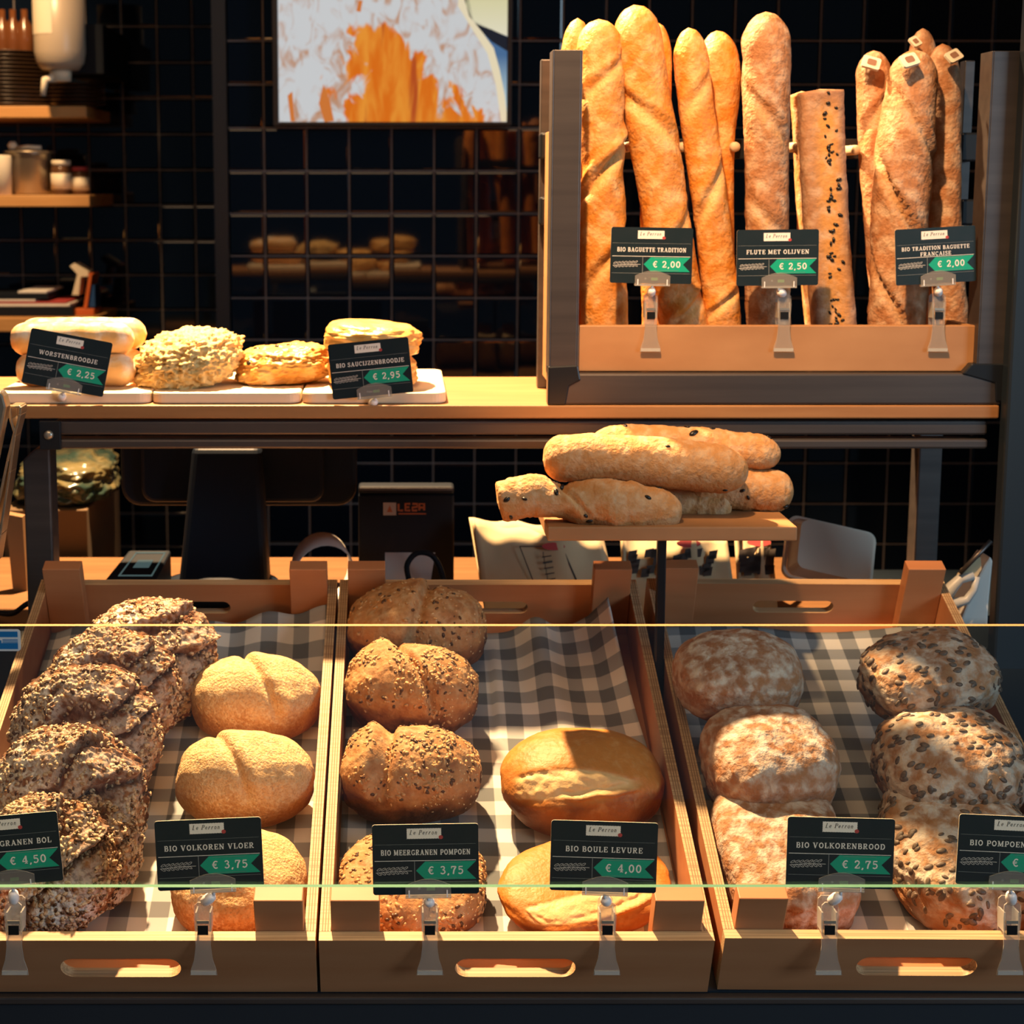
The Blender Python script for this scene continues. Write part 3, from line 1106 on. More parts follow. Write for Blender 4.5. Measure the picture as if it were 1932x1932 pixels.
# --- middle crate: golden boules with a long slash
def boule_shape(sd):
    """a long slash across the upper front: clean upper lip, pale torn band, raised ear along its lower edge"""
    def f(d):
        fr_, up_ = -.74 * d.y + .67 * d.z, .67 * d.y + .74 * d.z
        x = d.x
        wob = .03 * noise.noise(Vector((x * 5 + sd, 0, sd)))
        hi = .44 - .50 * (x + .12) ** 2
        lo = -.02 + .20 * x + wob
        vis = sm(fr_, .1, .35)
        win = sm(x, -.86, -.70) * (1 - sm(x, .46, .66)) * vis
        inside = sm(up_, lo - .03, lo + .03) * (1 - sm(up_, hi - .02, hi + .02)) * win
        ear = math.exp(-((up_ - lo + .02) / .045) ** 2) * win * sm(x, -.5, .1)
        e = -.030 * math.exp(-((up_ - hi + .02) / .03) ** 2) * win - .045 * math.exp(-((up_ - lo - .07) / .05) ** 2) * win * sm(x, -.6, .1) + .075 * ear
        e += .045 * inside * noise.noise(d * 9 + Vector((sd, 0, 0))) + .03 * (1 - sm(up_, lo - .14, lo - .02)) * win
        crust_dark = .15 + .75 * (1 - sm(up_ + .12 * noise.noise(d * 3), lo - .22, lo + .02)) * vis + .3 * sm(-d.z, -.1, .4) + .35 * ear - .15 * sm(d.z, .3, .9)  # crust darker below the slash on the front side
        return e, crust_dark, min(1, inside * .9), .4 * sm(d.z, 0, .6)
    return f


for k, (px, py, wp, hp, lab) in enumerate([
        (1101, 1478, 316, 188, 'whole golden boule with a pale slash, farther one in the middle crate'),
        (1104, 1692, 356, 172, 'golden boule at the front board of the middle crate below the sign priced 4,00')]):
    kb = .72 if k == 0 else .66
    _, a, b, c = on_view(px, py, wp, hp, .06, kb)
    c = min(c, .066)
    ctr = on_slope(px, py, .012 + c * .85)
    o = loaf('golden_boule', ['b_boule'], a, b, c * 1.1, 71 + k, boule_shape(k), n=2.2, flat=.72, lump=.04, fine=.006, ff=8)
    settle(put(o, ctr, 2, (0, 6)[k], (0, 20)[k]), 1)
    tag(o, lab, 'bread loaf', 'golden boules in the middle crate')


# --- right crate: long floury tin loaves and pumpkin seed loaves, ends towards us
def tin_shape(sd, rings=1.0):
    def f(d):
        r = math.hypot(d.x, d.z)
        ring = .5 + .5 * math.sin(22 * d.y + 6 * noise.noise(d * 2 + Vector((sd, 0, 0))) + 5 * abs(d.x))
        du = max(0, min(1, .42 + .75 * sm(d.z, -.4, .8) * ring ** 1.2 * rings + .2 * sm(d.z, .3, .9)))
        knob = .05 * math.exp(-((d.x - .1) ** 2 + (d.z + .15) ** 2) / .09) * (1 if d.y < 0 else 0)
        e = knob + .012 * ring
        return e, .25 + .5 * sm(-d.z, -.2, .5), 0, du * sm(d.z, -.85, -.1)
    return f


for k, (px, py, wp, hp, n_, L_, rx, rz, lab) in enumerate([
        (1392, 1274, 238, 152, .128, .060, 0, 4, 'floury brown tin loaf lying uppermost at the back of the right crate'),
        (1440, 1438, 262, 186, .092, .068, 4, 6, 'floury brown tin loaf with a knobbed end in the middle of its row'),
        (1478, 1645, 252, 236, .054, .090, 2, 4, 'flat topped pale brown tin loaf at the front board behind the volkorenbrood sign')]):
    ctr = on_slope(px, py, n_)
    s = ctr.y / ray(px, py).y / FPX
    a = wp * s / 2
    c = (.043, .050, .043)[k]
    o = loaf('wholemeal_tin_loaf', ['b_tin'], a, L_, c, 81 + k, tin_shape(k * 3 + 1, (1, .6, .3)[k]), n=(2.5, 2.7, 3.6)[k], flat=.85, lump=.05, fine=.01, ff=8)
    settle(put(o, ctr, rx, 0, rz), 2, k == 2)
    tag(o, lab, 'bread loaf', 'floury tin loaves in the right crate')


def seeded_shape(sd):
    def f(d):
        v = noise.noise(d * 4 + Vector((sd, sd, 0)))
        e = .02 * noise.noise(d * 9 + Vector((0, sd, 0)))
        fold = math.exp(-((d.z + .35 + .15 * d.x) / .08) ** 2) * (1 if d.y < 0 else .2)
        return e - .03 * fold, .3 + .4 * sm(-d.z, -.1, .6), 0, max(0, min(1, sm(d.z + .5 * v, -.55, .25))) * (1 - .6 * fold)
    return f


for k, (px, py, wp, hp, n_, L_, rx, rz, lab) in enumerate([
        (1752, 1276, 258, 150, .128, .062, 0, 16, 'pumpkin seed loaf at the back of the right crate, uppermost of its row'),
        (1792, 1442, 272, 196, .092, .072, 4, 12, 'pumpkin seed loaf in the middle of its row beside the right crate side'),
        (1826, 1640, 286, 250, .056, .095, 2, 8, 'long pumpkin seed loaf at the front board behind the half seen sign at right')]):
    ctr = on_slope(px, py, n_)
    s = ctr.y / ray(px, py).y / FPX
    a = wp * s / 2
    c = (.043, .050, .046)[k]
    o = loaf('pumpkin_seed_loaf', ['b_seeded', 'seed_pumpkin'], a, L_, c, 91 + k, seeded_shape(k * 2 + 1), n=(2.5, 2.6, 2.8)[k], flat=.85, lump=.06, fine=.014, ff=8,
             seeds=[dict(count=(220, 250, 270)[k], size=(.0036, .0060), ok=lambda p, q: q.z > -.35, flat=.28, mi=(1,), lift=.1, aim=Vector((0, 1, 0)))])
    settle(put(o, ctr, rx, 0, rz), 2, k == 2)
    tag(o, lab, 'bread loaf', 'pumpkin seed loaves in the right crate')


# ------------------------------------------------------------------ long breads: a swept body along a bent spine
def spline(pts, n):
    pts = [Vector(p) for p in pts]
    if len(pts) == 2:
        return [pts[0].lerp(pts[1], i / (n - 1)) for i in range(n)]
    q = [pts[0] * 2 - pts[1]] + pts + [pts[-1] * 2 - pts[-2]]
    out = []
    S_ = len(pts) - 1
    for i in range(n):
        t = i / (n - 1) * S_
        k = min(int(t), S_ - 1)
        t -= k
        p0, p1, p2, p3 = q[k:k + 4]
        out.append(.5 * ((2 * p1) + (p2 - p0) * t + (2 * p0 - 5 * p1 + 4 * p2 - p3) * t * t + (3 * p1 - p0 - 3 * p2 + p3) * t ** 3))
    return out


def longbread(name, mats, pts, ra, rb, seed, front, prof=None, n=2.0, taper=(.10, .10), slashes=(), lump=.07, fine=.03, NR=110, NC=40, seeds=None, dustk=1.0, top=None, endp=(2.2, 1.9)):
    """ra across, rb along 'front' (the side that faces us); slashes: (t, lean, depth, length in angle)"""
    pts = [Vector(p) for p in pts]
    org = pts[0].copy()
    sp = [p - org for p in spline(pts, NR)]
    vs, crust_dark, crumb, dust = [], [], [], []
    sv = Vector((seed * 2.7, seed * 5.1, seed * 1.9))
    for i, p in enumerate(sp):
        t = i / (NR - 1)
        tan = (sp[min(i + 1, NR - 1)] - sp[max(i - 1, 0)]).normalized()
        side = tan.cross(front).normalized()
        fw = side.cross(tan).normalized()
        if fw.dot(front) < 0:
            fw, side = -fw, -side
        cap = 1
        if t < taper[0]:
            cap = max(0, 1 - (1 - t / taper[0]) ** endp[0]) ** (1 / endp[0])
        if t > 1 - taper[1]:
            cap = min(cap, max(0, 1 - (1 - (1 - t) / taper[1]) ** endp[1]) ** (1 / endp[1]))
        k = (prof(t) if prof else 1) * cap
        for j in range(NC):
            a = 2 * math.pi * j / NC
            ca, sa = math.cos(a), math.sin(a)      # ca along front
            m = (abs(ca) ** n + abs(sa) ** n) ** (-1 / n)
            q = Vector((sa, ca, t * 14))
            e = lump * noise.noise(q * .9 + sv) + fine * fbm(q * 3.2 + sv, 3)
            cr = 0.0
            bk = .25 - .3 * ca
            for st, lean, dep, ln in slashes:
                aa = math.atan2(sa, ca)
                d = t - st - lean * aa
                msk = math.exp(-(aa / ln) ** 4)
                e += msk * dep * (math.exp(-((d - .022) / .018) ** 2) * .8 - math.exp(-((d + .004) / .016) ** 2) * 1.1 + .35 * math.exp(-((d + .05) / .03) ** 2))
                cr = max(cr, msk * math.exp(-((d + .024) / .020) ** 2))
                bk += msk * .55 * math.exp(-((d + .002) / .009) ** 2)  # crust darker in a thin line along each slash
            if top:
                e2, b2, c2 = top(t, math.atan2(sa, ca))
                e += e2
                bk += b2
                cr = max(cr, c2)
            r = k * m * (1 + e)
            vs.append(p + side * (sa * r * ra) + fw * (ca * r * rb))
            crust_dark.append(bk)
            crumb.append(min(1, cr))
            dust.append(dustk * sm(ca + .4 * noise.noise(q + sv), -.5, .6))
    fs, mis = [], []
    for i in range(NR - 1):
        for j in range(NC):
            l = (j + 1) % NC
            fs.append([i * NC + j, i * NC + l, (i + 1) * NC + l, (i + 1) * NC + j])
    fs += [list(range(NC - 1, -1, -1)), [(NR - 1) * NC + j for j in range(NC)]]
    mis = [0] * len(fs)
    nb = len(vs)
    if seeds:
        nrm = [Vector((0, 0, 0)) for _ in vs]
        for f in fs[:-2]:
            q = (vs[f[1]] - vs[f[0]]).cross(vs[f[3]] - vs[f[0]])
            for i in f:
                nrm[i] += q
        sgn = 1 if sum((nrm[i].dot(vs[i] - sp[i // NC]) for i in range(0, nb, 37))) > 0 else -1
        nrm = [q.normalized() * sgn if q.length > 0 else Vector((0, 0, 1)) for q in nrm]
        rnd = random.Random(seed)
        for s in seeds:
            seeds_onto(vs, nrm, fs, mis, rnd, **s)
    o = finish(name, vs, fs, mis, mats, {'crust_dark': crust_dark, 'crumb': crumb, 'dust': dust}, nb)
    o.location = org
    return o


FRONT = Vector((0, -1, 0))
YF, YM, YB = 2.032, 2.050, 2.106


def bag(label, mats, pxs, Y0, Y1, wpx, seed, grp='baguettes standing in the wooden box', name='baguette', kr=.92, **kw):
    """pxs: centre line from the top down to where it goes behind the box front; carried on to the base of the box"""
    top_, bot = Vector(pxs[0]), Vector(pxs[-1])
    K = len(pxs)
    pts = []
    for i, q in enumerate(pxs):
        f = i / (K - 1)
        pts.append(P(q[0], q[1], Y1 + (Y0 - Y1) * f))
    d = (pts[-1] - pts[-2]).normalized()
    low = pts[-1] + d * ((pts[-1].z - RACK_BASE - .001) / -d.z)
    pts = [low] + pts[::-1]
    ra = wpx * mpp(400, (Y0 + Y1) / 2) / 2
    o = longbread(name, mats, pts, ra, ra * kr, seed, FRONT, **kw)
    return tag(o, label, 'baguette', grp)


G1 = ['b_baguette']
G2 = ['b_flute']
bag('golden baguette tip showing behind the leftmost baguette', G1, [(1090, 34), (1082, 320), (1090, 612)], YB, YB + .01, 62, 201)
bag('leftmost baguette, thick and waisted below its middle, beside the left rack post', G1, [(1129, 36), (1134, 160), (1136, 300), (1136, 460), (1140, 612)], YM, YM + .012, 84, 202,
    prof=lambda t: 1.04 - .13 * math.exp(-((t - .57) / .05) ** 2) + .05 * math.exp(-((t - .4) / .1) ** 2), slashes=((.58, .05, .34, 1.5), (.36, .06, .16, 1.3), (.82, .05, .10, 1.2)), lump=.10)
bag('golden baguette behind the tallest one, its right edge showing', G1, [(1240, 42), (1236, 300), (1240, 612)], YB, YB + .01, 58, 203)
bag('tallest baguette, leaning to the left, second in the front row', G1, [(1196, 9), (1214, 150), (1244, 330), (1270, 500), (1290, 612)], YM, YM + .02, 92, 204,
    prof=lambda t: .90 + .20 * t - .10 * t * t, slashes=((.24, .05, .20, 1.3), (.46, .05, .14, 1.2), (.72, -.05, .20, 1.2)), lump=.06)
bag('orange baguette with a bulging side behind the slim leaning one', G1, [(1352, 58), (1360, 160), (1358, 330), (1362, 612)], YB, YB + .015, 66, 205,
    prof=lambda t: .78 + .36 * math.exp(-((t - .80) / .16) ** 2))
bag('slim golden baguette leaning left, third in the front row', G1, [(1299, 52), (1312, 190), (1336, 360), (1356, 520), (1364, 612)], YM, YM + .016, 68, 206,
    prof=lambda t: 1.0 - .05 * t, slashes=((.3, .05, .18, 1.3), (.60, .05, .20, 1.3), (.82, .04, .1, 1.2)), lump=.05)
bag('pinkish brown baguette with a floury right side, fourth in the front row', G2, [(1445, 22), (1446, 140), (1446, 300), (1447, 460), (1450, 612)], YM, YM + .008, 84, 207,
    prof=lambda t: 1 + .07 * math.exp(-((t - .82) / .12) ** 2) - .05 * math.exp(-((t - .5) / .15) ** 2), slashes=((.2, .06, .14, 1.2), (.46, -.05, .12, 1.1), (.70, -.06, .18, 1.1)), lump=.09)


# olive flute: squarish, with a long split
def olive_top(t, a):
    w_ = math.exp(-(a / .55) ** 4) * sm(t, .02, .08) * (1 - sm(t, .90, .985))
    edge = math.exp(-((a - .55) / .16) ** 2) * sm(t, .02, .1) * (1 - sm(t, .93, .98))
    return -.17 * w_ + .10 * edge, -.25 * w_, .85 * w_


bag('short flat topped olive flute with a long split', ['b_olive', 'olive'], [(1548, 168), (1552, 300), (1560, 450), (1572, 612)], YM, YM + .004, 82, 208, name='olive_flute', n=3.4, kr=.72,
    taper=(.03, .022), endp=(3.5, 4), top=olive_top, lump=.05, dustk=.5,
    seeds=[dict(count=70, size=(.0024, .0046), ok=lambda p, q: q.y < -.5 and abs(p.x + .06 * p.z + .003) < .010 and noise.noise(p * 25) > -.25, flat=.5, mi=(1,), lift=.2)])
bag('orange edged flute standing behind the olive flute', ['b_olive'], [(1512, 172), (1520, 320), (1528, 470), (1540, 612)], YB - .012, YB - .008, 40, 209, name='olive_flute', n=3.2, taper=(.03, .02), endp=(3.5, 4),
    top=lambda t, a: (0, -.4, .5))


def stickered(o, px, py, Y, w_, rot):
    q = P(px, py, Y) - o.location
    mb = MB()
    s = w_ * mpp(py, Y) / 2
    M = Matrix.Translation(q) @ Matrix.Rotation(R(-34), 4, 'X') @ Matrix.Rotation(R(rot), 4, 'Y')
    mb.prism(rrect(-s, s, -s * .8, s * .8, s * .25), -.0008, .003, 0, M=M)
    mb.prism(rrect(-s * .45, s * .55, -s * .4, s * .45, s * .2), -.0011, -.0008, 1, M=M)
    mb.build('paper_sticker', ['sticker_p', 'sticker_mark'], o)


b9 = bag('dark ended baguette with a paper sticker, leftmost of the right hand four', G2, [(1648, 95), (1650, 200), (1660, 380), (1672, 520), (1680, 612)], YB - .008, YB, 64, 210,
         prof=lambda t: 1.02, slashes=((.8, .05, .14, 1.2), (.5, .06, .1, 1.2)))
stickered(b9, 1644, 118, YB - .037, 34, 20)
b11 = bag('baguette tip with a faint sticker rising behind the others at right', G2, [(1741, 53), (1738, 300), (1745, 612)], YB + .012, YB + .018, 54, 211)
stickered(b11, 1727, 78, YB - .012, 22, 60)
b12 = bag('brown baguette with a dark sticker next to the right rack post', G2, [(1778, 82), (1782, 250), (1782, 420), (1796, 612)], YB - .014, YB - .006, 62, 212, prof=lambda t: 1.0)
stickered(b12, 1800, 105, YB - .044, 30, -30)
b10 = bag('large twisted baguette with deep slashes and a sticker, in the front row at right', G2, [(1730, 94), (1716, 200), (1702, 340), (1696, 480), (1692, 612)], YM, YM + .014, 102, 213,
          prof=lambda t: 1.04 - .22 * max(0, t - .7) / .3, slashes=((.76, -.09, .20, 1.3), (.50, -.13, .34, 1.4), (.22, -.12, .26, 1.4)), lump=.06)
stickered(b10, 1716, 113, YM - .030, 34, -20)

# --- breads piled on the raised board
def rustic(label, pxs, Ys, hpx, seed, kr=1.0, **kw):
    pts = [P(q[0], q[1], y) for q, y in zip(pxs, Ys)]
    ra = hpx * mpp(920, Ys[0]) / 2
    kw.setdefault('n', 2.1)
    kw.setdefault('dustk', .7)
    kw.setdefault('taper', (.16, .16))
    o = longbread('rustic_loaf', ['b_rustic', 'olive'], pts, ra, ra * kr, seed, Vector((0, -.5, .86)), NR=90, NC=40, **kw)
    return tag(o, label, 'bread loaf', 'rustic long loaves on the small board')


PB = PY + .045
rustic('twisted floury loaf overhanging the left edge of the small board', [(938, 948), (1000, 936), (1060, 948), (1130, 950), (1200, 958), (1286, 972)], [PB - .015] * 6, 92, 301,
       prof=lambda t: .84 + .22 * math.exp(-((t - .66) / .2) ** 2) - .22 * math.exp(-((t - .38) / .07) ** 2), taper=(.05, .12), endp=(4, 2.4), lump=.14, fine=.05,
       slashes=((.4, .10, .18, 1.3),), seeds=[dict(count=9, size=(.003, .005), ok=lambda p, q: q.y < -.2, mi=(1,), flat=.5)])
rustic('brown loaf whose end shows between the twisted loaf and the right one', [(1180, 940), (1260, 946), (1330, 954), (1380, 958)], [PB + .045] * 4, 62, 302, lump=.08)
rustic('floury brown loaf at the right end of the small board', [(1290, 915), (1360, 920), (1430, 924), (1496, 928)], [PB + .055] * 4, 80, 303, lump=.06,
       seeds=[dict(count=4, size=(.003, .005), ok=lambda p, q: q.y < -.4 and p.x > .05, mi=(1,), flat=.5)])
rustic('upper back loaf of the pile on the small board', [(1115, 838), (1200, 836), (1300, 840), (1400, 850), (1473, 860)], [PB + .06] * 5, 68, 304, lump=.08, fine=.05,
       seeds=[dict(count=7, size=(.004, .007), ok=lambda p, q: q.z > .4, mi=(1,), flat=.4)])
rustic('golden smooth loaf lying on top at the front of the pile', [(1024, 868), (1090, 864), (1180, 868), (1280, 876), (1360, 886), (1410, 898)], [PB + .005] * 6, 90, 305,
       prof=lambda t: .93 + .12 * math.sin(t * 3), taper=(.14, .24), endp=(2.4, 2.1), lump=.06, seeds=[dict(count=3, size=(.003, .004), ok=lambda p, q: q.y < -.3 and p.x > .1, mi=(1,), flat=.5)])

# ------------------------------------------------------------------ cutting boards and pastries on the shelf
BZ = P(700, 740, SY + .012).z
CB = []
for k, (a, b, lab) in enumerate([(-12, 283, 'pale cutting board under the long rolls at the left end of the shelf'),
                                 (285, 566, 'pale cutting board in the middle under the cheese crusted bread'),
                                 (569, 842, 'pale cutting board at right under the puff pastries')]):
    xa, xb = P(a, 750, SY + .012).x, P(b, 750, SY + .012).x
    mb = MB()
    M = Matrix(((1, 0, 0), (0, 0, 1), (0, 1, 0))).to_4x4()
    h = BZ - SZ - .0012
    mb.prism(rrect(0, xb - xa, 0, .262, .018, 6), 0, h, 0, M=Matrix.Translation((0, 0, h)) @ Matrix.Rotation(R(-90), 4, 'X'))
    o = mb.build('cutting_board', 'cutting', loc=(xa, SY + .012, SZ + .0004), bevel=.0025)
    tag(o, lab, 'cutting board', 'pale cutting boards on the shelf')

for k, (py, Y, x0, x1, lab) in enumerate([
        (706, SY + .075, 30, 258, 'smooth sausage roll lying lowest at the front behind the sign priced 2,25'),
        (662, SY + .080, 20, 255, 'smooth sausage roll stacked on the front roll behind the sign priced 2,25'),
        (694, SY + .150, 40, 275, 'smooth sausage roll on the board behind the front stack'),
        (652, SY + .155, 40, 278, 'smooth sausage roll stacked on the rear roll, end peeping out by the cheese bread')]):
    z = BZ + (.0215 if k % 2 == 0 else .0625)
    pa, pb = P(x0, py, Y), P(x1, py, Y)
    o = longbread('sausage_roll', ['b_roll'], [(pa.x, Y, z), ((pa.x + pb.x) / 2, Y, z + .001), (pb.x, Y, z)], .0205, .0225, 401 + k, Vector((0, -.3, .95)), NR=50, NC=28, taper=(.14, .14), lump=.04, fine=.01)
    tag(o, lab, 'bread roll', 'smooth sausage rolls stacked at the left of the shelf')


def cheese_shape(d):
    e = .07 * noise.noise(d * 4) + .10 * fbm(d * 11, 4) + .05 * abs(noise.noise(d * 22))
    return e, .1 - .2 * d.z, 0, 1


ctr = P(356, 688, SY + .11)
s = mpp(690, SY + .11)
o = loaf('cheese_bread', ['b_cheese'], 100 * s, .075, 54 * s, 421, cheese_shape, n=2.1, flat=.8, lump=.10, lf=1.6, sub=6)
o.location = (ctr.x, ctr.y, BZ + 54 * s * .80)
o.rotation_euler = (R(8), R(-10), 0)
tag(o, 'bumpy cheese crusted bread in the middle of the shelf boards', 'bread loaf')


def ham_shape(d):
    return .08 * abs(noise.noise(d * 5 + Vector((4, 0, 0)))) + .05 * fbm(d * 10, 2), .15 - .25 * d.z, 0, .8


ctr = P(536, 690, SY + .13)
s = mpp(690, SY + .13)
o = loaf('cheese_pastry', ['b_puff', 'olive'], 88 * s, .062, 38 * s, 431, ham_shape, n=2.6, flat=.8, lump=.12, lf=1.8,
         seeds=[dict(count=5, size=(.005, .008), ok=lambda p, q: q.z > .3 and q.y < .1, mi=(1,), flat=.25)])
o.location = (ctr.x, ctr.y, BZ + 38 * s * .80)
o.rotation_euler = (0, R(-4), R(8))
tag(o, 'flat golden pastry with dark bits between the cheese bread and the puff pastries', 'pastry')


def puff_shape(d):
    lay = .014 * math.sin(d.z * 22 + 3 * noise.noise(d * 2)) + .05 * math.sin(d.x * 4.5 + .6) * sm(d.z, 0, .8)
    return lay * (1 - abs(d.z)) + .03 * noise.noise(d * 4), .1 - .2 * d.z, 0, .7


for k, (py, w_, z_, lab) in enumerate([(700, 84, 0, 'lower puff pastry slab hidden mostly by the sign priced 2,95'), (632, 89, 1, 'upper puff pastry slab stacked over the sign priced 2,95')]):
    Y = SY + .10
    s = mpp(660, Y)
    c = 29 * s
    o = loaf('puff_pastry', ['b_puff'], w_ * s, .060, c * 1.05, 441 + k, puff_shape, n=3.3, flat=.95, lump=.08, lf=1.8)
    q = P(703, py, Y)
    o.location = (q.x, Y, BZ + c * .98 + z_ * c * 2.05)
    o.rotation_euler = (0, R((0, 3)[k]), R((2, -3)[k]))
    tag(o, lab, 'pastry', 'puff pastry slabs on the right cutting board')


# ------------------------------------------------------------------ lettering: slab serif capitals drawn as printed strokes
def arc(cx, cy, rx, ry, a0, a1, n=10):
    return [(cx + rx * math.cos(R(a0 + (a1 - a0) * k / n)), cy + ry * math.sin(R(a0 + (a1 - a0) * k / n))) for k in range(n + 1)]


V_, H_ = .20, .10


def sf(x, y, h=.19):
    return ([(x - h, .05 if y == 0 else .95), (x + h, .05 if y == 0 else .95)], H_)


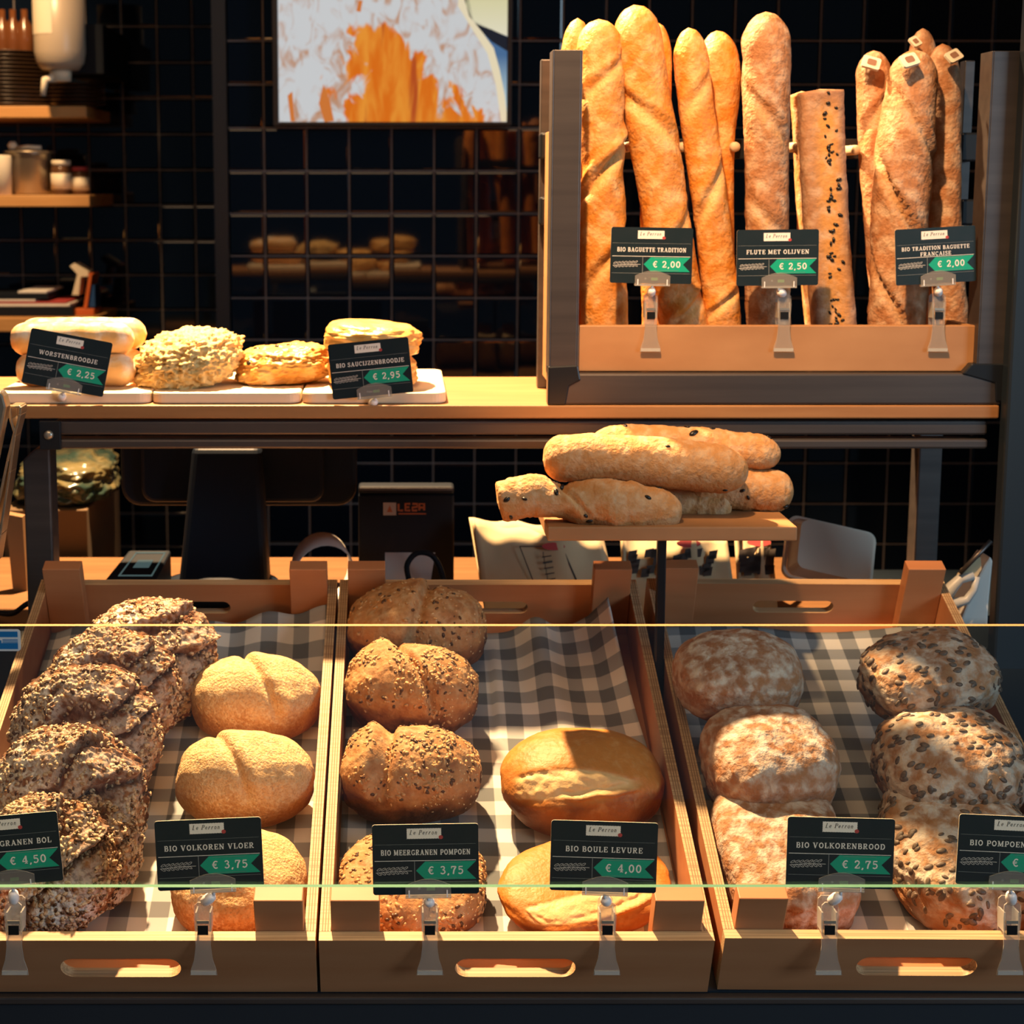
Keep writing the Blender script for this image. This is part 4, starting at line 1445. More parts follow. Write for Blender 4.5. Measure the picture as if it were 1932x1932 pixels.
GL = {
    ' ': (.42, []),
    'A': (1.0, [([(.2, 0), (.5, 1)], .11), ([(.48, 1), (.8, 0)], V_), ([(.3, .32), (.7, .32)], H_), sf(.18, 0, .16), sf(.81, 0, .19)]),
    'B': (.86, [([(.24, 0), (.24, 1)], V_), ([(.1, .95), (.45, .95)], H_), ([(.1, .05), (.48, .05)], H_), ([(.24, .52), (.46, .52)], H_), (arc(.44, .735, .22, .215, 90, -90), .16), (arc(.47, .285, .25, .235, 90, -90), .17)]),
    'C': (.86, [(arc(.46, .5, .32, .44, 42, 318, 18), .15), ([(.72, .98), (.72, .66)], H_)]),
    'D': (.94, [([(.24, 0), (.24, 1)], V_), ([(.1, .95), (.46, .95)], H_), ([(.1, .05), (.46, .05)], H_), (arc(.44, .5, .36, .45, 90, -90, 14), .17)]),
    'E': (.82, [([(.24, 0), (.24, 1)], V_), ([(.1, .95), (.74, .95)], H_), ([(.1, .05), (.76, .05)], H_), ([(.24, .52), (.56, .52)], H_), ([(.70, .98), (.70, .72)], H_), ([(.72, .02), (.72, .3)], H_), ([(.56, .64), (.56, .4)], H_)]),
    'F': (.78, [([(.24, 0), (.24, 1)], V_), ([(.1, .95), (.74, .95)], H_), ([(.24, .5), (.54, .5)], H_), ([(.70, .98), (.70, .70)], H_), ([(.54, .62), (.54, .38)], H_), sf(.24, 0)]),
    'G': (.92, [(arc(.46, .5, .32, .44, 42, 340, 18), .15), ([(.72, .98), (.72, .68)], H_), ([(.76, .42), (.76, .04)], .16), ([(.54, .42), (.88, .42)], H_)]),
    'I': (.48, [([(.24, 0), (.24, 1)], V_), sf(.24, 0), sf(.24, 1)]),
    'J': (.62, [([(.38, 1), (.38, .28), (.33, .12), (.2, .05), (.08, .1)], .17), sf(.38, 1), ([(.08, .06), (.08, .26)], H_)]),
    'K': (.96, [([(.24, 0), (.24, 1)], V_), sf(.24, 0), sf(.24, 1), ([(.74, .95), (.28, .42)], H_), ([(.44, .58), (.78, .05)], .17), sf(.74, 1, .16), sf(.8, 0, .16)]),
    'L': (.78, [([(.24, 0), (.24, 1)], V_), sf(.24, 1), ([(.1, .05), (.72, .05)], H_), ([(.69, .02), (.69, .34)], H_)]),
    'M': (1.16, [([(.22, 0), (.22, 1)], .12), ([(.92, 0), (.92, 1)], V_), ([(.24, 1), (.56, .08)], .19), ([(.56, .08), (.90, 1)], .11), sf(.2, 0, .15), sf(.92, 0, .18), ([(.04, .95), (.3, .95)], H_), ([(.84, .95), (1.1, .95)], H_)]),
    'N': (1.0, [([(.22, 0), (.22, 1)], .12), ([(.78, 0), (.78, 1)], .12), ([(.2, 1), (.78, .02)], .2), sf(.22, 0, .16), sf(.78, 1, .16), ([(.04, .95), (.22, .95)], H_)]),
    'O': (.94, [(arc(.47, .5, .32, .43, 0, 360, 22), .17)]),
    'P': (.84, [([(.24, 0), (.24, 1)], V_), sf(.24, 0), ([(.1, .95), (.48, .95)], H_), ([(.24, .43), (.48, .43)], H_), (arc(.47, .69, .25, .26, 90, -90), .17)]),
    'R': (.94, [([(.24, 0), (.24, 1)], V_), sf(.24, 0), ([(.1, .95), (.48, .95)], H_), ([(.24, .5), (.48, .5)], H_), (arc(.46, .725, .23, .225, 90, -90), .17), ([(.46, .5), (.66, .1), (.86, .05)], .15)]),
    'S': (.76, [([(.64, .72), (.58, .88), (.4, .95), (.2, .88), (.15, .74), (.22, .6), (.4, .52), (.58, .43), (.64, .28), (.56, .1), (.38, .04), (.2, .1), (.12, .28)], .15), ([(.64, .96), (.64, .7)], .08), ([(.12, .04), (.12, .3)], .08)]),
    'T': (.86, [([(.43, 0), (.43, 1)], V_), sf(.43, 0), ([(.08, .95), (.78, .95)], H_), ([(.1, .98), (.1, .7)], H_), ([(.76, .98), (.76, .7)], H_)]),
    'U': (.94, [([(.24, 1), (.24, .32)] + arc(.48, .32, .24, .27, 180, 360, 10)[1:] + [(.72, 1)], .16), sf(.24, 1, .17), sf(.72, 1, .16)]),
    'V': (.98, [([(.2, 1), (.5, 0)], V_), ([(.48, 0), (.78, 1)], .11), sf(.2, 1, .18), sf(.79, 1, .15)]),
    'W': (1.34, [([(.18, 1), (.42, 0)], .18), ([(.42, 0), (.66, .9)], .1), ([(.66, .9), (.92, 0)], .18), ([(.92, 0), (1.16, 1)], .1), sf(.18, 1, .16), sf(1.16, 1, .14), sf(.64, 1, .14)]),
    'Z': (.82, [([(.14, .95), (.72, .95)], H_), ([(.1, .05), (.74, .05)], H_), ([(.7, .93), (.14, .07)], .17), ([(.14, .98), (.14, .72)], H_), ([(.71, .02), (.71, .3)], H_)]),
    '0': (.78, [(arc(.39, .5, .25, .43, 0, 360, 20), .17)]),
    '2': (.78, [([(.14, .72), (.2, .9), (.4, .96), (.58, .88), (.62, .7), (.52, .5), (.16, .07)], .16), ([(.1, .06), (.68, .06)], .13), ([(.66, .02), (.66, .26)], .09)]),
    '3': (.78, [([(.14, .84), (.3, .95), (.48, .93), (.58, .78), (.5, .6), (.32, .54)], .15), ([(.34, .54), (.56, .46), (.64, .28), (.54, .1), (.34, .04), (.12, .16)], .16)]),
    '4': (.8, [([(.52, 0), (.52, 1)], V_), ([(.52, .98), (.1, .32)], H_), ([(.08, .3), (.72, .3)], .12), sf(.52, 0, .18)]),
    '5': (.78, [([(.18, .93), (.64, .93)], .13), ([(.2, .95), (.18, .54)], H_), ([(.18, .54), (.36, .62), (.56, .54), (.64, .34), (.54, .12), (.34, .04), (.12, .14)], .16)]),
    '7': (.76, [([(.1, .93), (.68, .93)], .14), ([(.66, .93), (.42, .5), (.34, 0)], .18), ([(.12, .98), (.12, .68)], .09)]),
    '9': (.78, [(arc(.38, .68, .23, .26, 0, 360, 18), .16), ([(.62, .68), (.58, .3), (.42, .08), (.18, .06)], .16)]),
    ',': (.36, [([(.2, .1), (.2, .0), (.1, -.16)], .17)]),
    '\u20ac': (.88, [(arc(.5, .5, .3, .43, 50, 310, 16), .15), ([(.06, .58), (.6, .58)], .09), ([(.06, .42), (.56, .42)], .09)]),
    # italic lower case of the logo
    'l_L': (.75, [([(.2, 1), (.2, 0)], .14), ([(.05, .03), (.62, .03)], .08), ([(.05, .97), (.36, .97)], .07)]),
    'l_P': (.78, [([(.22, 1), (.22, 0)], .14), ([(.05, .97), (.42, .97)], .07), (arc(.42, .74, .24, .24, 90, -90), .12), ([(.06, .03), (.38, .03)], .07)]),
    'l_e': (.62, [([(.14, .3), (.5, .36), (.46, .56), (.3, .62), (.14, .46), (.12, .22), (.26, .04), (.5, .14)], .1)]),
    'l_r': (.6, [([(.2, .62), (.2, 0)], .12), ([(.2, .4), (.34, .58), (.5, .58)], .1)]),
    'l_o': (.64, [(arc(.32, .32, .2, .28, 0, 360, 12), .1)]),
    'l_n': (.7, [([(.18, .62), (.18, 0)], .12), ([(.18, .42), (.36, .6), (.5, .5), (.5, 0), (.6, .02)], .1)]),
}
GL['\u00c7'] = (.86, GL['C'][1] + [([(.46, .04), (.44, -.1), (.54, -.16), (.42, -.26)], .09)])


def text(mb, chars, x, z, h, y, mi=0, align='c', shear=0, track=.06, wmax=None):
    tot = sum(GL[c][0] for c in chars) + track * (len(chars) - 1)
    k = h
    sx = h
    if wmax and tot * h > wmax:
        sx = wmax / tot
    cx = x - (tot * sx / 2 if align == 'c' else 0)
    for c in chars:
        wd, st = GL[c]
        for pts, th in st:
            mb.ribbon([(cx + (px + shear * pz) * sx, z + pz * k) for px, pz in pts], th * (sx + k) / 2, y, mi)
        cx += (wd + track) * sx


CWD, CHT = .105, .0715
LOGO = ['l_L', 'l_e', ' ', 'l_P', 'l_e', 'l_r', 'l_r', 'l_o', 'l_n']


def build_sign(label, lines, price, centre, rot, clip=None, red_on=True, group='chalkboard price signs clipped to crates and rack', flap=False):
    """centre: card middle; rot: (tilt back, roll, yaw) in degrees; clip: point on the board edge the clip grips, or None for a foot lying on the shelf"""
    t = thing('price_sign', label, 'price sign', centre, group)
    MR = Matrix.Rotation(R(rot[2]), 4, 'Z') @ Matrix.Rotation(R(rot[1]), 4, 'Y') @ Matrix.Rotation(R(-rot[0]), 4, 'X')
    X = lambda f: (f - .5) * CWD
    Z = lambda f: (.5 - f) * CHT
    mb = MB()
    mb.prism(rrect(-CWD / 2, CWD / 2, -CHT / 2, CHT / 2, .0028, 4), -.0005, .0005, 0, 1)
    for f, th, m in ((.285, .00022, 3), (.517, .00055, 2), (.82, .0003, 3)):
        mb.ribbon([(X(.02), Z(f)), (X(.975), Z(f))], th, -.00062, m)
    mb.ribbon([(X(.395), Z(.517)), (X(.395), Z(.82))], .0005, -.00062, 3)
    card = mb.build('card', ['card', 'card_edge', 'ink', 'faint'], t)
    card.matrix_local = MR
    # logo label with a scalloped edge, its lettering and the red seal
    mb = MB()
    x0, x1, z0, z1 = X(.325), X(.652), Z(.207), Z(.055)
    pts = []
    nx, nz_ = 13, 5
    for k in range(nx * 2):
        pts.append((x0 + (x1 - x0) * k / (nx * 2), z0 + (.0004 if k % 2 else 0)))
    for k in range(nz_ * 2):
        pts.append((x1 - (.0004 if k % 2 else 0), z0 + (z1 - z0) * k / (nz_ * 2)))
    for k in range(nx * 2):
        pts.append((x1 - (x1 - x0) * k / (nx * 2), z1 - (.0004 if k % 2 else 0)))
    for k in range(nz_ * 2):
        pts.append((x0 + (.0004 if k % 2 else 0), z1 - (z1 - z0) * k / (nz_ * 2)))
    mb.poly(pts, -.0007, 0)
    text(mb, LOGO, (x0 + x1) / 2 - .0008, Z(.145), .0046, -.0009, 1, shear=.28, track=.12, wmax=.0275)
    mb.poly(arc(x1 - .0006, z0 + .0016, .0022, .0020, 0, 345, 14), -.00095, 2)
    mb.build('logo_label', ['label', 'ink_dark', 'red'], card)
    mb = MB()
    for k, ln in enumerate(lines):
        zt = .437 if len(lines) == 1 else .395 + .105 * k
        text(mb, ln, 0, Z(zt), .0056 if len(lines) == 1 else .0050, -.0007, 0, wmax=.089)
    mb.build('title_lettering', 'ink', card)
    mb = MB()
    mb.poly([(X(.408), Z(.658)), (X(.495), Z(.53)), (X(.975), Z(.53)), (X(.888), Z(.658)), (X(.975), Z(.787)), (X(.495), Z(.787))], -.0007, 0)
    text(mb, '\u20ac ' + price if price else '\u20ac', X(.688) if price else X(.545), Z(.713), .0082, -.0009, 1, track=.08)
    for f in (.548, .768):
        mb.ribbon([(X(.53), Z(f)), (X(.84), Z(f))], .00025, -.0009, 2)
    mb.build('price_flag', ['green', 'ink', 'faint'], card)
    mb = MB()
    mb.ribbon([(X(.03), Z(.685)), (X(.2), Z(.66)), (X(.37), Z(.662))], .00035, -.0007)
    for k in range(7):
        xx = X(.06 + .042 * k)
        for sgn in (1, -1):
            cz = Z(.668 - .003 * k) + sgn * .0022
            a = R(28 * sgn)
            e = [(xx + .0024 * math.cos(q) * math.cos(a) - .0009 * math.sin(q) * math.sin(a), cz + .0024 * math.cos(q) * math.sin(a) + .0009 * math.sin(q) * math.cos(a)) for q in [2 * math.pi * i / 10 for i in range(10)]]
            mb.ribbon(e, .0003, -.0007, closed=True)
    mb.build('wheat_emblem', 'ink', card)
    mb = MB()
    mb.poly(arc(X(.435), Z(.915), .0013, .0013, 0, 330, 11), -.0007, 1)
    mb.poly([(X(.505), Z(.945)), (X(.585), Z(.945)), (X(.585), Z(.895)), (X(.505), Z(.895))], -.0007, 0)
    mb.build('quality_mark', ['mark_green', 'faint'], card)
    # clear holder gripping the lower edge of the card
    hx0, hx1, hz0 = X(.305), X(.735), Z(1.045)
    mb = MB()
    outl = [(hx0, hz0), (hx1, hz0), (hx1, Z(.86))] + [(hx1 + (hx0 - hx1) * k / 10, Z(.86) + .0065 * math.sin(math.pi * k / 10)) for k in range(1, 10)] + [(hx0, Z(.86))]
    mb.prism(outl, -.0030, -.0018, 0, 1)
    mb.prism([(hx0, hz0), (hx1, hz0), (hx1, hz0 + .0022), (hx0, hz0 + .0022)], -.003, .0035, 1)
    mb.prism([(hx0, hz0), (hx1, hz0), (hx1, hz0 + .010), (hx0, hz0 + .010)], .0022, .0034, 0, 1)
    for xx in (hx0 + .003, hx1 - .0045):
        mb.box(xx, xx + .0012, -.0034, -.0028, hz0 + .001, hz0 + .0085, 2)
    ho = mb.build('card_holder', ['plastic', 'plastic_edge', 'ball'], t)
    ho.matrix_local = MR
    # joint
    j0 = MR @ Vector(((hx0 + hx1) / 2, .0005, hz0))
    down = MR @ Vector((0, 0, -1))
    j1 = j0 + down * .004
    if clip is not None:
        top_ = Vector(clip) - Vector(centre) + Vector((0, 0, .040))
    else:
        top_ = j0 + Vector((-.006, .012, -.010))
    mb = MB()
    mb.tube([j0, j1], .0018, 8)
    ctr = (j1 + top_) / 2
    dirv = (top_ - j1)
    ln = max(dirv.length, .012)
    q = dirv.normalized() if dirv.length > 1e-4 else Vector((0, 0, -1))
    prof = [(.0, .0025), (.12, .0046), (.4, .0056), (.7, .0054), (.92, .0044), (1.0, .002)]
    mid0 = ctr - q * ln / 2
    mb.tube([mid0 + q * ln * f for f, _ in prof], [r for _, r in prof], 14)
    mb.build('ball_joint', 'ball', t)
    if clip is not None:
        base = Vector(clip) - Vector(centre)
        mb = MB()
        half = [(-.034, .0135), (-.029, .0128), (-.018, .0092), (-.004, .0075), (.012, .0082), (.026, .0090), (.038, .0082), (.041, .005)]
        outl = [(-w_, z) for z, w_ in half][::-1] + [(w_, z) for z, w_ in half]
        outl = [(x, z) for x, z in outl]
        M = Matrix.Translation(base) @ Matrix.Rotation(R(-3), 4, 'X')
        mb.prism(outl[::-1], -.0045, -.0030, 0, 1, M=M)
        mb.prism([(x * .9, z) for x, z in outl[::-1] if z > -.02], .0125, .0140, 0, 1, M=M)
        for x in (-.0078, .0063):
            mb.box(x, x + .0015, -.003, .0125, .010, .030, 1, M)
        for zz in (-.030,):
            mb.box(-.0125, .0125, -.0052, -.0030, zz - .0035, zz + .0005, 1, M)
        cl = mb.build('clip', ['plastic', 'plastic_edge'], t)
        mb = MB()
        mb.box(-.0052, .0052, -.0056, -.0046, .008, .0175, 0, M)
        mb.box(-.0060, .0060, -.0054, -.0046, .0195, .0225, 1, M)
        mb.build('spring', ['spring', 'bolt'], cl)
    else:
        mb = MB()
        mb.lathe([(.012, 0), (.0125, .002), (.009, .0055), (.004, .007)], 18, c=(top_.x, top_.y, -(Vector(centre).z - BZ_SIGN) + .0003))
        mb.build('clip', ['plastic_edge'], t)
    return t


BZ_SIGN = BZ
FB = S0.y - CH * math.sin(INC)          # front edge of the crates' front boards (top)
FZ = S0.z + CH * math.cos(INC)


def crate_sign(label, lines, price, cpx, clipx, rot):
    Yc = FB - .004
    ctr = P(cpx[0], cpx[1], Yc)
    cl = P(clipx, 1770, FB)
    return build_sign(label, lines, price, tuple(ctr), rot, clip=(cl.x, FB + .001, FZ))


crate_sign('price sign priced 4,50 cut off by the left picture edge', ['BIO MEERGRANEN BOL'], '4,50', (13, 1604), 28, (2, -4, 3))
crate_sign('price sign priced 3,75 before the pale wholemeal loaves, reading bio volkoren vloer', ['BIO VOLKOREN VLOER'], '3,75', (395, 1611), 384, (2, -2.2, 1))
crate_sign('price sign priced 3,75 before the seeded loaves, reading bio meergranen pompoen', ['BIO MEERGRANEN POMPOEN'], '3,75', (803, 1621), 811, (3, -1, 0))
crate_sign('price sign priced 4,00 before the golden boules', ['BIO BOULE LEVURE'], '4,00', (1139, 1616), 1145, (3, 1, -2))
crate_sign('price sign priced 2,75 before the floury tin loaves', ['BIO VOLKORENBROOD'], '2,75', (1585, 1609), 1563, (3, .6, -2))
crate_sign('price sign cut off by the right picture edge, before the pumpkin seed loaves', ['BIO POMPOENBROOD'], '', (1908, 1606), 1906, (3, 1.5, -3))

RFY = RY + .012
for lab, ln, pr, c, cx, rot in [
        ('price sign priced 2,00 at the left end of the baguette box', ['BIO BAGUETTE TRADITION'], '2,00', (1229, 482), 1227, (2, .9, 0)),
        ('price sign priced 2,50 before the olive flute in the middle of the baguette box', ['FLUTE MET OLIJVEN'], '2,50', (1467, 486), 1478, (2, -.6, 0)),
        ('price sign priced 2,00 at the right end of the baguette box', ['BIO TRADITION BAGUETTE', 'FRAN\u00c7AISE'], '2,00', (1765, 482), 1769, (2, -3.2, 3))]:
    cc = P(c[0], c[1], RFY - .006)
    cl = P(cx, 614, RFY)
    build_sign(lab, ln, pr, tuple(cc), rot, clip=(cl.x, RFY + .001, P(966, 614, RFY).z))
SGY = SY + .006
build_sign('tilted price sign priced 2,25 standing before the smooth sausage rolls', ['WORSTENBROODJE'], '2,25', tuple(P(127, 684, SGY)), (6, 11.5, 6), None)
build_sign('price sign priced 2,95 standing before the puff pastries', ['BIO SAUCIJZENBROODJE'], '2,95', tuple(P(699, 695, SGY)), (6, -6, -3), None)


# ------------------------------------------------------------------ wall screen
TY = 3.60
a, b = P(515, 237, TY), P(965, 237, TY)
ta, tb = P(526, 230, TY), P(960, 230, TY)
TW, TH = b.x - a.x, .95
t = thing('wall_screen', 'bright screen hanging on the black tiled wall above the shelf', 'screen', (a.x, TY, a.z))
mb = MB()
bw = ta.x - a.x
bt = ta.z - a.z
mb.box(0, bw, 0, .07, 0, TH)
mb.box(TW - bw * .8, TW, 0, .07, 0, TH)
mb.box(bw, TW - bw * .8, 0, .07, 0, bt)
mb.box(bw, TW - bw * .8, 0, .07, TH - bt, TH)
mb.box(bw, TW - bw * .8, .012, .07, bt, TH - bt)
MT['bezel'] = mat('screen_bezel', (.035, .026, .022), .4)
mb.build('bezel', 'bezel', t, bevel=.0015)


def screen_mat():
    m, nt, b_ = _nt('screen_picture')
    L, N = nt.links.new, nt.nodes.new
    tc = N('ShaderNodeTexCoord')

    def nz(sc, det, dist):
        mp = N('ShaderNodeMapping')
        mp.inputs['Scale'].default_value = sc
        n_ = N('ShaderNodeTexNoise')
        n_.inputs['Scale'].default_value, n_.inputs['Detail'].default_value, n_.inputs['Distortion'].default_value = 1, det, dist
        L(tc.outputs['Object'], mp.inputs[0])
        L(mp.outputs[0], n_.inputs[0])
        return n_.outputs[0]

    def mth(op, x, y):
        n_ = N('ShaderNodeMath')
        n_.operation = op
        for i, q in enumerate((x, y)):
            if isinstance(q, (int, float)):
                n_.inputs[i].default_value = q
            else:
                L(q, n_.inputs[i])
        return n_.outputs[0]

    def sms(x, p0, p1):
        n_ = N('ShaderNodeMapRange')
        n_.interpolation_type = 'SMOOTHSTEP'
        n_.inputs[1].default_value, n_.inputs[2].default_value = p0, p1
        L(x, n_.inputs[0])
        return n_.outputs[0]

    def mix(f, c0, c1):
        n_ = N('ShaderNodeMix')
        n_.data_type = 'RGBA'
        L(f, n_.inputs[0])
        for s, q in ((n_.inputs[6], c0), (n_.inputs[7], c1)):
            if isinstance(q, tuple):
                s.default_value = c4(q)
            else:
                L(q, s)
        return n_.outputs[2]
    sp = N('ShaderNodeSeparateXYZ')
    L(tc.outputs['Object'], sp.inputs[0])
    X, Z = sp.outputs[0], sp.outputs[2]
    speck = nz((30, 1, 18), 8, 1.2)
    base = mix(sms(speck, .46, .72), (.60, .61, .62), (.50, .26, .15))
    # torn orange patch
    ex = mth('DIVIDE', mth('SUBTRACT', X, mth('ADD', .262, mth('MULTIPLY', mth('SUBTRACT', .13, Z), .32))), mth('ADD', .035, mth('MULTIPLY', mth('SUBTRACT', .255, Z), .62)))
    edge = mth('ADD', mth('ABSOLUTE', ex, 0), mth('MULTIPLY', mth('SUBTRACT', nz((22, 1, 14), 6, .8), .5), 2.3))
    topc = mth('ADD', Z, mth('MULTIPLY', mth('SUBTRACT', nz((30, 1, 10), 5, .5), .5), .11))
    mask = mth('MULTIPLY', mth('SUBTRACT', 1.0, sms(edge, .78, .98)), mth('SUBTRACT', 1.0, sms(topc, .215, .232)))
    orange = mix(sms(nz((40, 1, 9), 6, .6), .35, .7), (.70, .15, .006), (.80, .29, .03))
    orange = mix(sms(nz((26, 1, 4), 3, .4), .60, .70), orange, (.46, .075, .012))
    col = mix(mask, base, orange)
    b_.inputs['Base Color'].default_value = (.01, .01, .01, 1)
    b_.inputs['Roughness'].default_value = .15
    L(col, b_.inputs['Emission Color'])
    b_.inputs['Emission Strength'].default_value = .82
    return m


def glow(name, col, k=.92):
    return mat(name, (.01, .01, .01), .15, emit=(col, k))


def glow_ramp(name, c0, c1, z0, z1):
    m, nt, b_ = _nt(name)
    L, N = nt.links.new, nt.nodes.new
    tc = N('ShaderNodeTexCoord')
    sp = N('ShaderNodeSeparateXYZ')
    L(tc.outputs['Object'], sp.inputs[0])
    mr = N('ShaderNodeMapRange')
    mr.inputs[1].default_value, mr.inputs[2].default_value = z0, z1
    L(sp.outputs[2], mr.inputs[0])
    r = N('ShaderNodeValToRGB')
    r.color_ramp.elements[0].color, r.color_ramp.elements[1].color = c4(c0), c4(c1)
    L(mr.outputs[0], r.inputs[0])
    L(r.outputs[0], b_.inputs['Emission Color'])
    b_.inputs['Base Color'].default_value = (.01, .01, .01, 1)
    b_.inputs['Emission Strength'].default_value = .9
    return m


mb = MB()
x0, x1, z0, z1 = bw, TW - bw * .8, bt, TH - bt
mb.poly([(x0, z0), (x1, z0), (x1, z1), (x0, z1)], .0105, 0)
q = lambda px, py: ((P(px, py, TY).x - a.x), (P(px, py, TY).z - a.z))
mb.poly([q(961, 230), q(961, -40), q(860, -40), q(880, 20), q(905, 62), q(925, 90), q(938, 130), q(948, 170), q(956, 230)], .0100, 1)     # cloth beyond the crust
mb.poly([q(961, 70), q(961, 98), q(928, 78), q(912, 62), q(886, 30), q(868, -30), q(880, -30), q(893, 38)], .0096, 2)
mb.poly([q(961, -40), q(961, 69), q(894, 42), q(880, 10), q(874, -40)], .0096, 3)
mb.poly([q(868, -30), q(886, 30), q(912, 62), q(932, 90), q(943, 130), q(953, 180), q(958, 229), q(946, 229), q(936, 160), q(920, 100), q(890, 52), q(864, 10)], .0093, 4)
# brown streaks on the crust at the left
for st in ([(548, 229), (542, 180), (551, 172), (556, 229)], [(612, 230), (601, 195), (610, 158), (622, 190), (630, 228)], [(672, 20), (676, 0), (684, 0), (680, 22)]):
    mb.poly([q(*p_) for p_ in st], .0095, 5)
mb.build('picture', [screen_mat(), glow_ramp('screen_blue', (.55, .72, .74), (.05, .13, .27), .0, .16), glow('screen_dark', (.01, .012, .02)), glow_ramp('screen_cream', (.70, .66, .50), (.62, .58, .34), .2, .28),
                     glow('screen_crust', (.72, .62, .42)), glow('screen_streak', (.55, .16, .03))], t)

# ------------------------------------------------------------------ left wall shelves and what stands on them
HY = 4.12
HD = .30
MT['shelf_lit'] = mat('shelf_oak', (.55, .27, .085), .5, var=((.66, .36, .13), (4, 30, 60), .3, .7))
WS = []
for i, (p0, p1, xr_, lab) in enumerate([(200, 222, 163, 'top wooden wall shelf holding a stack of dark plates'), (368, 390, 169, 'second wooden wall shelf with the pot and jars'), (600, 626, 177, 'third wooden wall shelf with papers and an orange stand')]):
    za, zb = P(0, p1, HY).z, P(0, p0, HY).z
    xe = P(xr_, p1, HY).x
    o = MB().box(-2.0, xe, HY, WY2 - .0005, za, zb).build('wall_shelf', 'shelf_lit', bevel=.002)
    tag(o, lab, 'shelf', 'wooden shelves on the left wall')
    WS.append(zb)
MT['bottle'] = mat('milky_bottle', (.60, .50, .38), .35, trans=.25)
MT['label_w'] = mat('bottle_label', (.78, .70, .54), .6)
# dispenser bottle hanging upside down
BYY = 4.02
cx = P(112, 60, BYY)
zb_, zt_ = P(112, 132, BYY).z, P(112, -60, BYY).z
t = thing('dispenser_bottle', 'milky dispenser bottle with a pale label hanging upside down at the upper left', 'bottle', (cx.x, BYY, zb_))
r = (P(160, 60, BYY).x - P(64, 60, BYY).x) / 2
mb = MB()
mb.lathe([(.02, -.002), (r * .72, .0), (r * .93, .018), (r, .045), (r, zt_ - zb_)], 32)
mb.build('bottle_body', 'bottle', t)
mb = MB()
n0, n1 = 19, 27
zl0, zl1 = P(112, 67, BYY).z - zb_, zt_ - zb_ - .005
vs = []
for k in range(9):
    ang = math.pi + math.pi * (.06 + .42 * k / 8)
    for z in (zl0, zl1):
        vs.append((r * 1.012 * math.cos(ang), r * 1.012 * math.sin(ang), z))
mb.add(vs, [(2 * k, 2 * k + 2, 2 * k + 3, 2 * k + 1) for k in range(8)], 0, True)
mb.build('bottle_label', 'label_w', t)
mb = MB()
mb.lathe([(.012, -.030), (.026, -.028), (.028, -.003), (.02, -.001)], 18)
mb.tube([(-.012, -.01, -.02), (-.036, -.02, -.026), (-.043, -.02, -.066)], [.013, .010, .007], 10)
mb.build('nozzle', 'label_w', t)
t = MB().box(-.02, .10, .055, .42, -.005, .12).build('wall_bracket', 'black_plastic', t)
# dark plates
MT['plate'] = mat('dark_plate', (.05, .028, .016), .28)
for i in range(14):
    rr = .135
    x0 = P(18, 150, 4.27).x
    mb = MB()
    mb.lathe([(.05, 0), (rr * .6, .001), (rr, .0085), (rr, .0105), (rr * .6, .004), (.01, .003)], 40)
    o = mb.build('dinner_plate', 'plate', loc=(x0 + .003 * math.sin(i * 2.1), 4.275, WS[0] + .0005 + i * .0105))
    tag(o, 'dark dinner plate in the large stack on the top wall shelf', 'plate', 'stacked dark plates on the top wall shelf')
for i in range(6):
    mb = MB()
    mb.lathe([(.03, 0), (.05, .001), (.075, .0085), (.075, .0105), (.05, .004), (.01, .003)], 32)
    o = mb.build('side_plate', 'plate', loc=(P(146, 180, 4.22).x, 4.22, WS[0] + .0005 + i * .0105))
    tag(o, 'small dark plate in the short stack at the right end of the top wall shelf', 'plate', 'small stacked plates on the top wall shelf')
# pot
MT['tin'] = mat('brushed_tin', (.42, .36, .28), .35, .8)
PYY = 4.22
pc = P(58, 366, PYY)
t = thing('metal_pot', 'squat metal pot with a lid and spoons on the second wall shelf', 'pot', (pc.x, PYY, WS[1] + .0005))
mb = MB()
mb.lathe([(.052, 0), (.056, .004), (.057, .108), (.060, .112)], 32)
mb.build('pot_body', 'tin', t)
mb = MB()
mb.lathe([(.068, .1125), (.068, .116), (.02, .120), (.01, .121)], 32)
mb.build('lid', 'tin', t)
mb = MB()
mb.lathe([(.010, .1215), (.014, .132), (.008, .142)], 14, c=(-.045, 0, 0))
mb.tube([(-.03, -.01, .124), (.0, -.02, .128), (.035, -.01, .126)], .0055, 8)
mb.build('lid_knob', 'label_w', t)
MT['jar_brown'] = mat('jar_glass_brown', (.10, .045, .02), .2)
for px, r_, h_, lidc, lab in ((117, .028, .092, 'label_w', 'brown jar with pale bands beside the metal pot'), (152, .024, .075, 'red', 'jar with a red lid at the end of the second wall shelf')):
    q_ = P(px, 366, 4.19)
    t = thing('jar', lab, 'jar', (q_.x, 4.19, WS[1] + .0005))
    mb = MB()
    mb.lathe([(r_ * .95, 0), (r_, .003), (r_, h_ * .78), (r_ * .8, h_ * .84)], 24)
    mb.build('jar_body', 'jar_brown', t)
    mb = MB()
    mb.lathe([(r_ * 1.015, h_ * .16), (r_ * 1.015, h_ * .62)], 24)
    mb.build('jar_label', 'label_w', t)
    mb = MB()
    mb.lathe([(r_ * .92, h_ * .845), (r_ * .92, h_ * .99), (r_ * .8, h_)], 24)
    mb.build('lid', lidc, t)
q_ = P(4, 366, 4.16)
mb = MB()
mb.lathe([(.026, 0), (.028, .10), (.025, .105)], 20)
o = mb.build('canister', 'label_w', loc=(q_.x, 4.16, WS[1] + .0005))
tag(o, 'pale canister cut off by the left picture edge on the second wall shelf', 'canister')
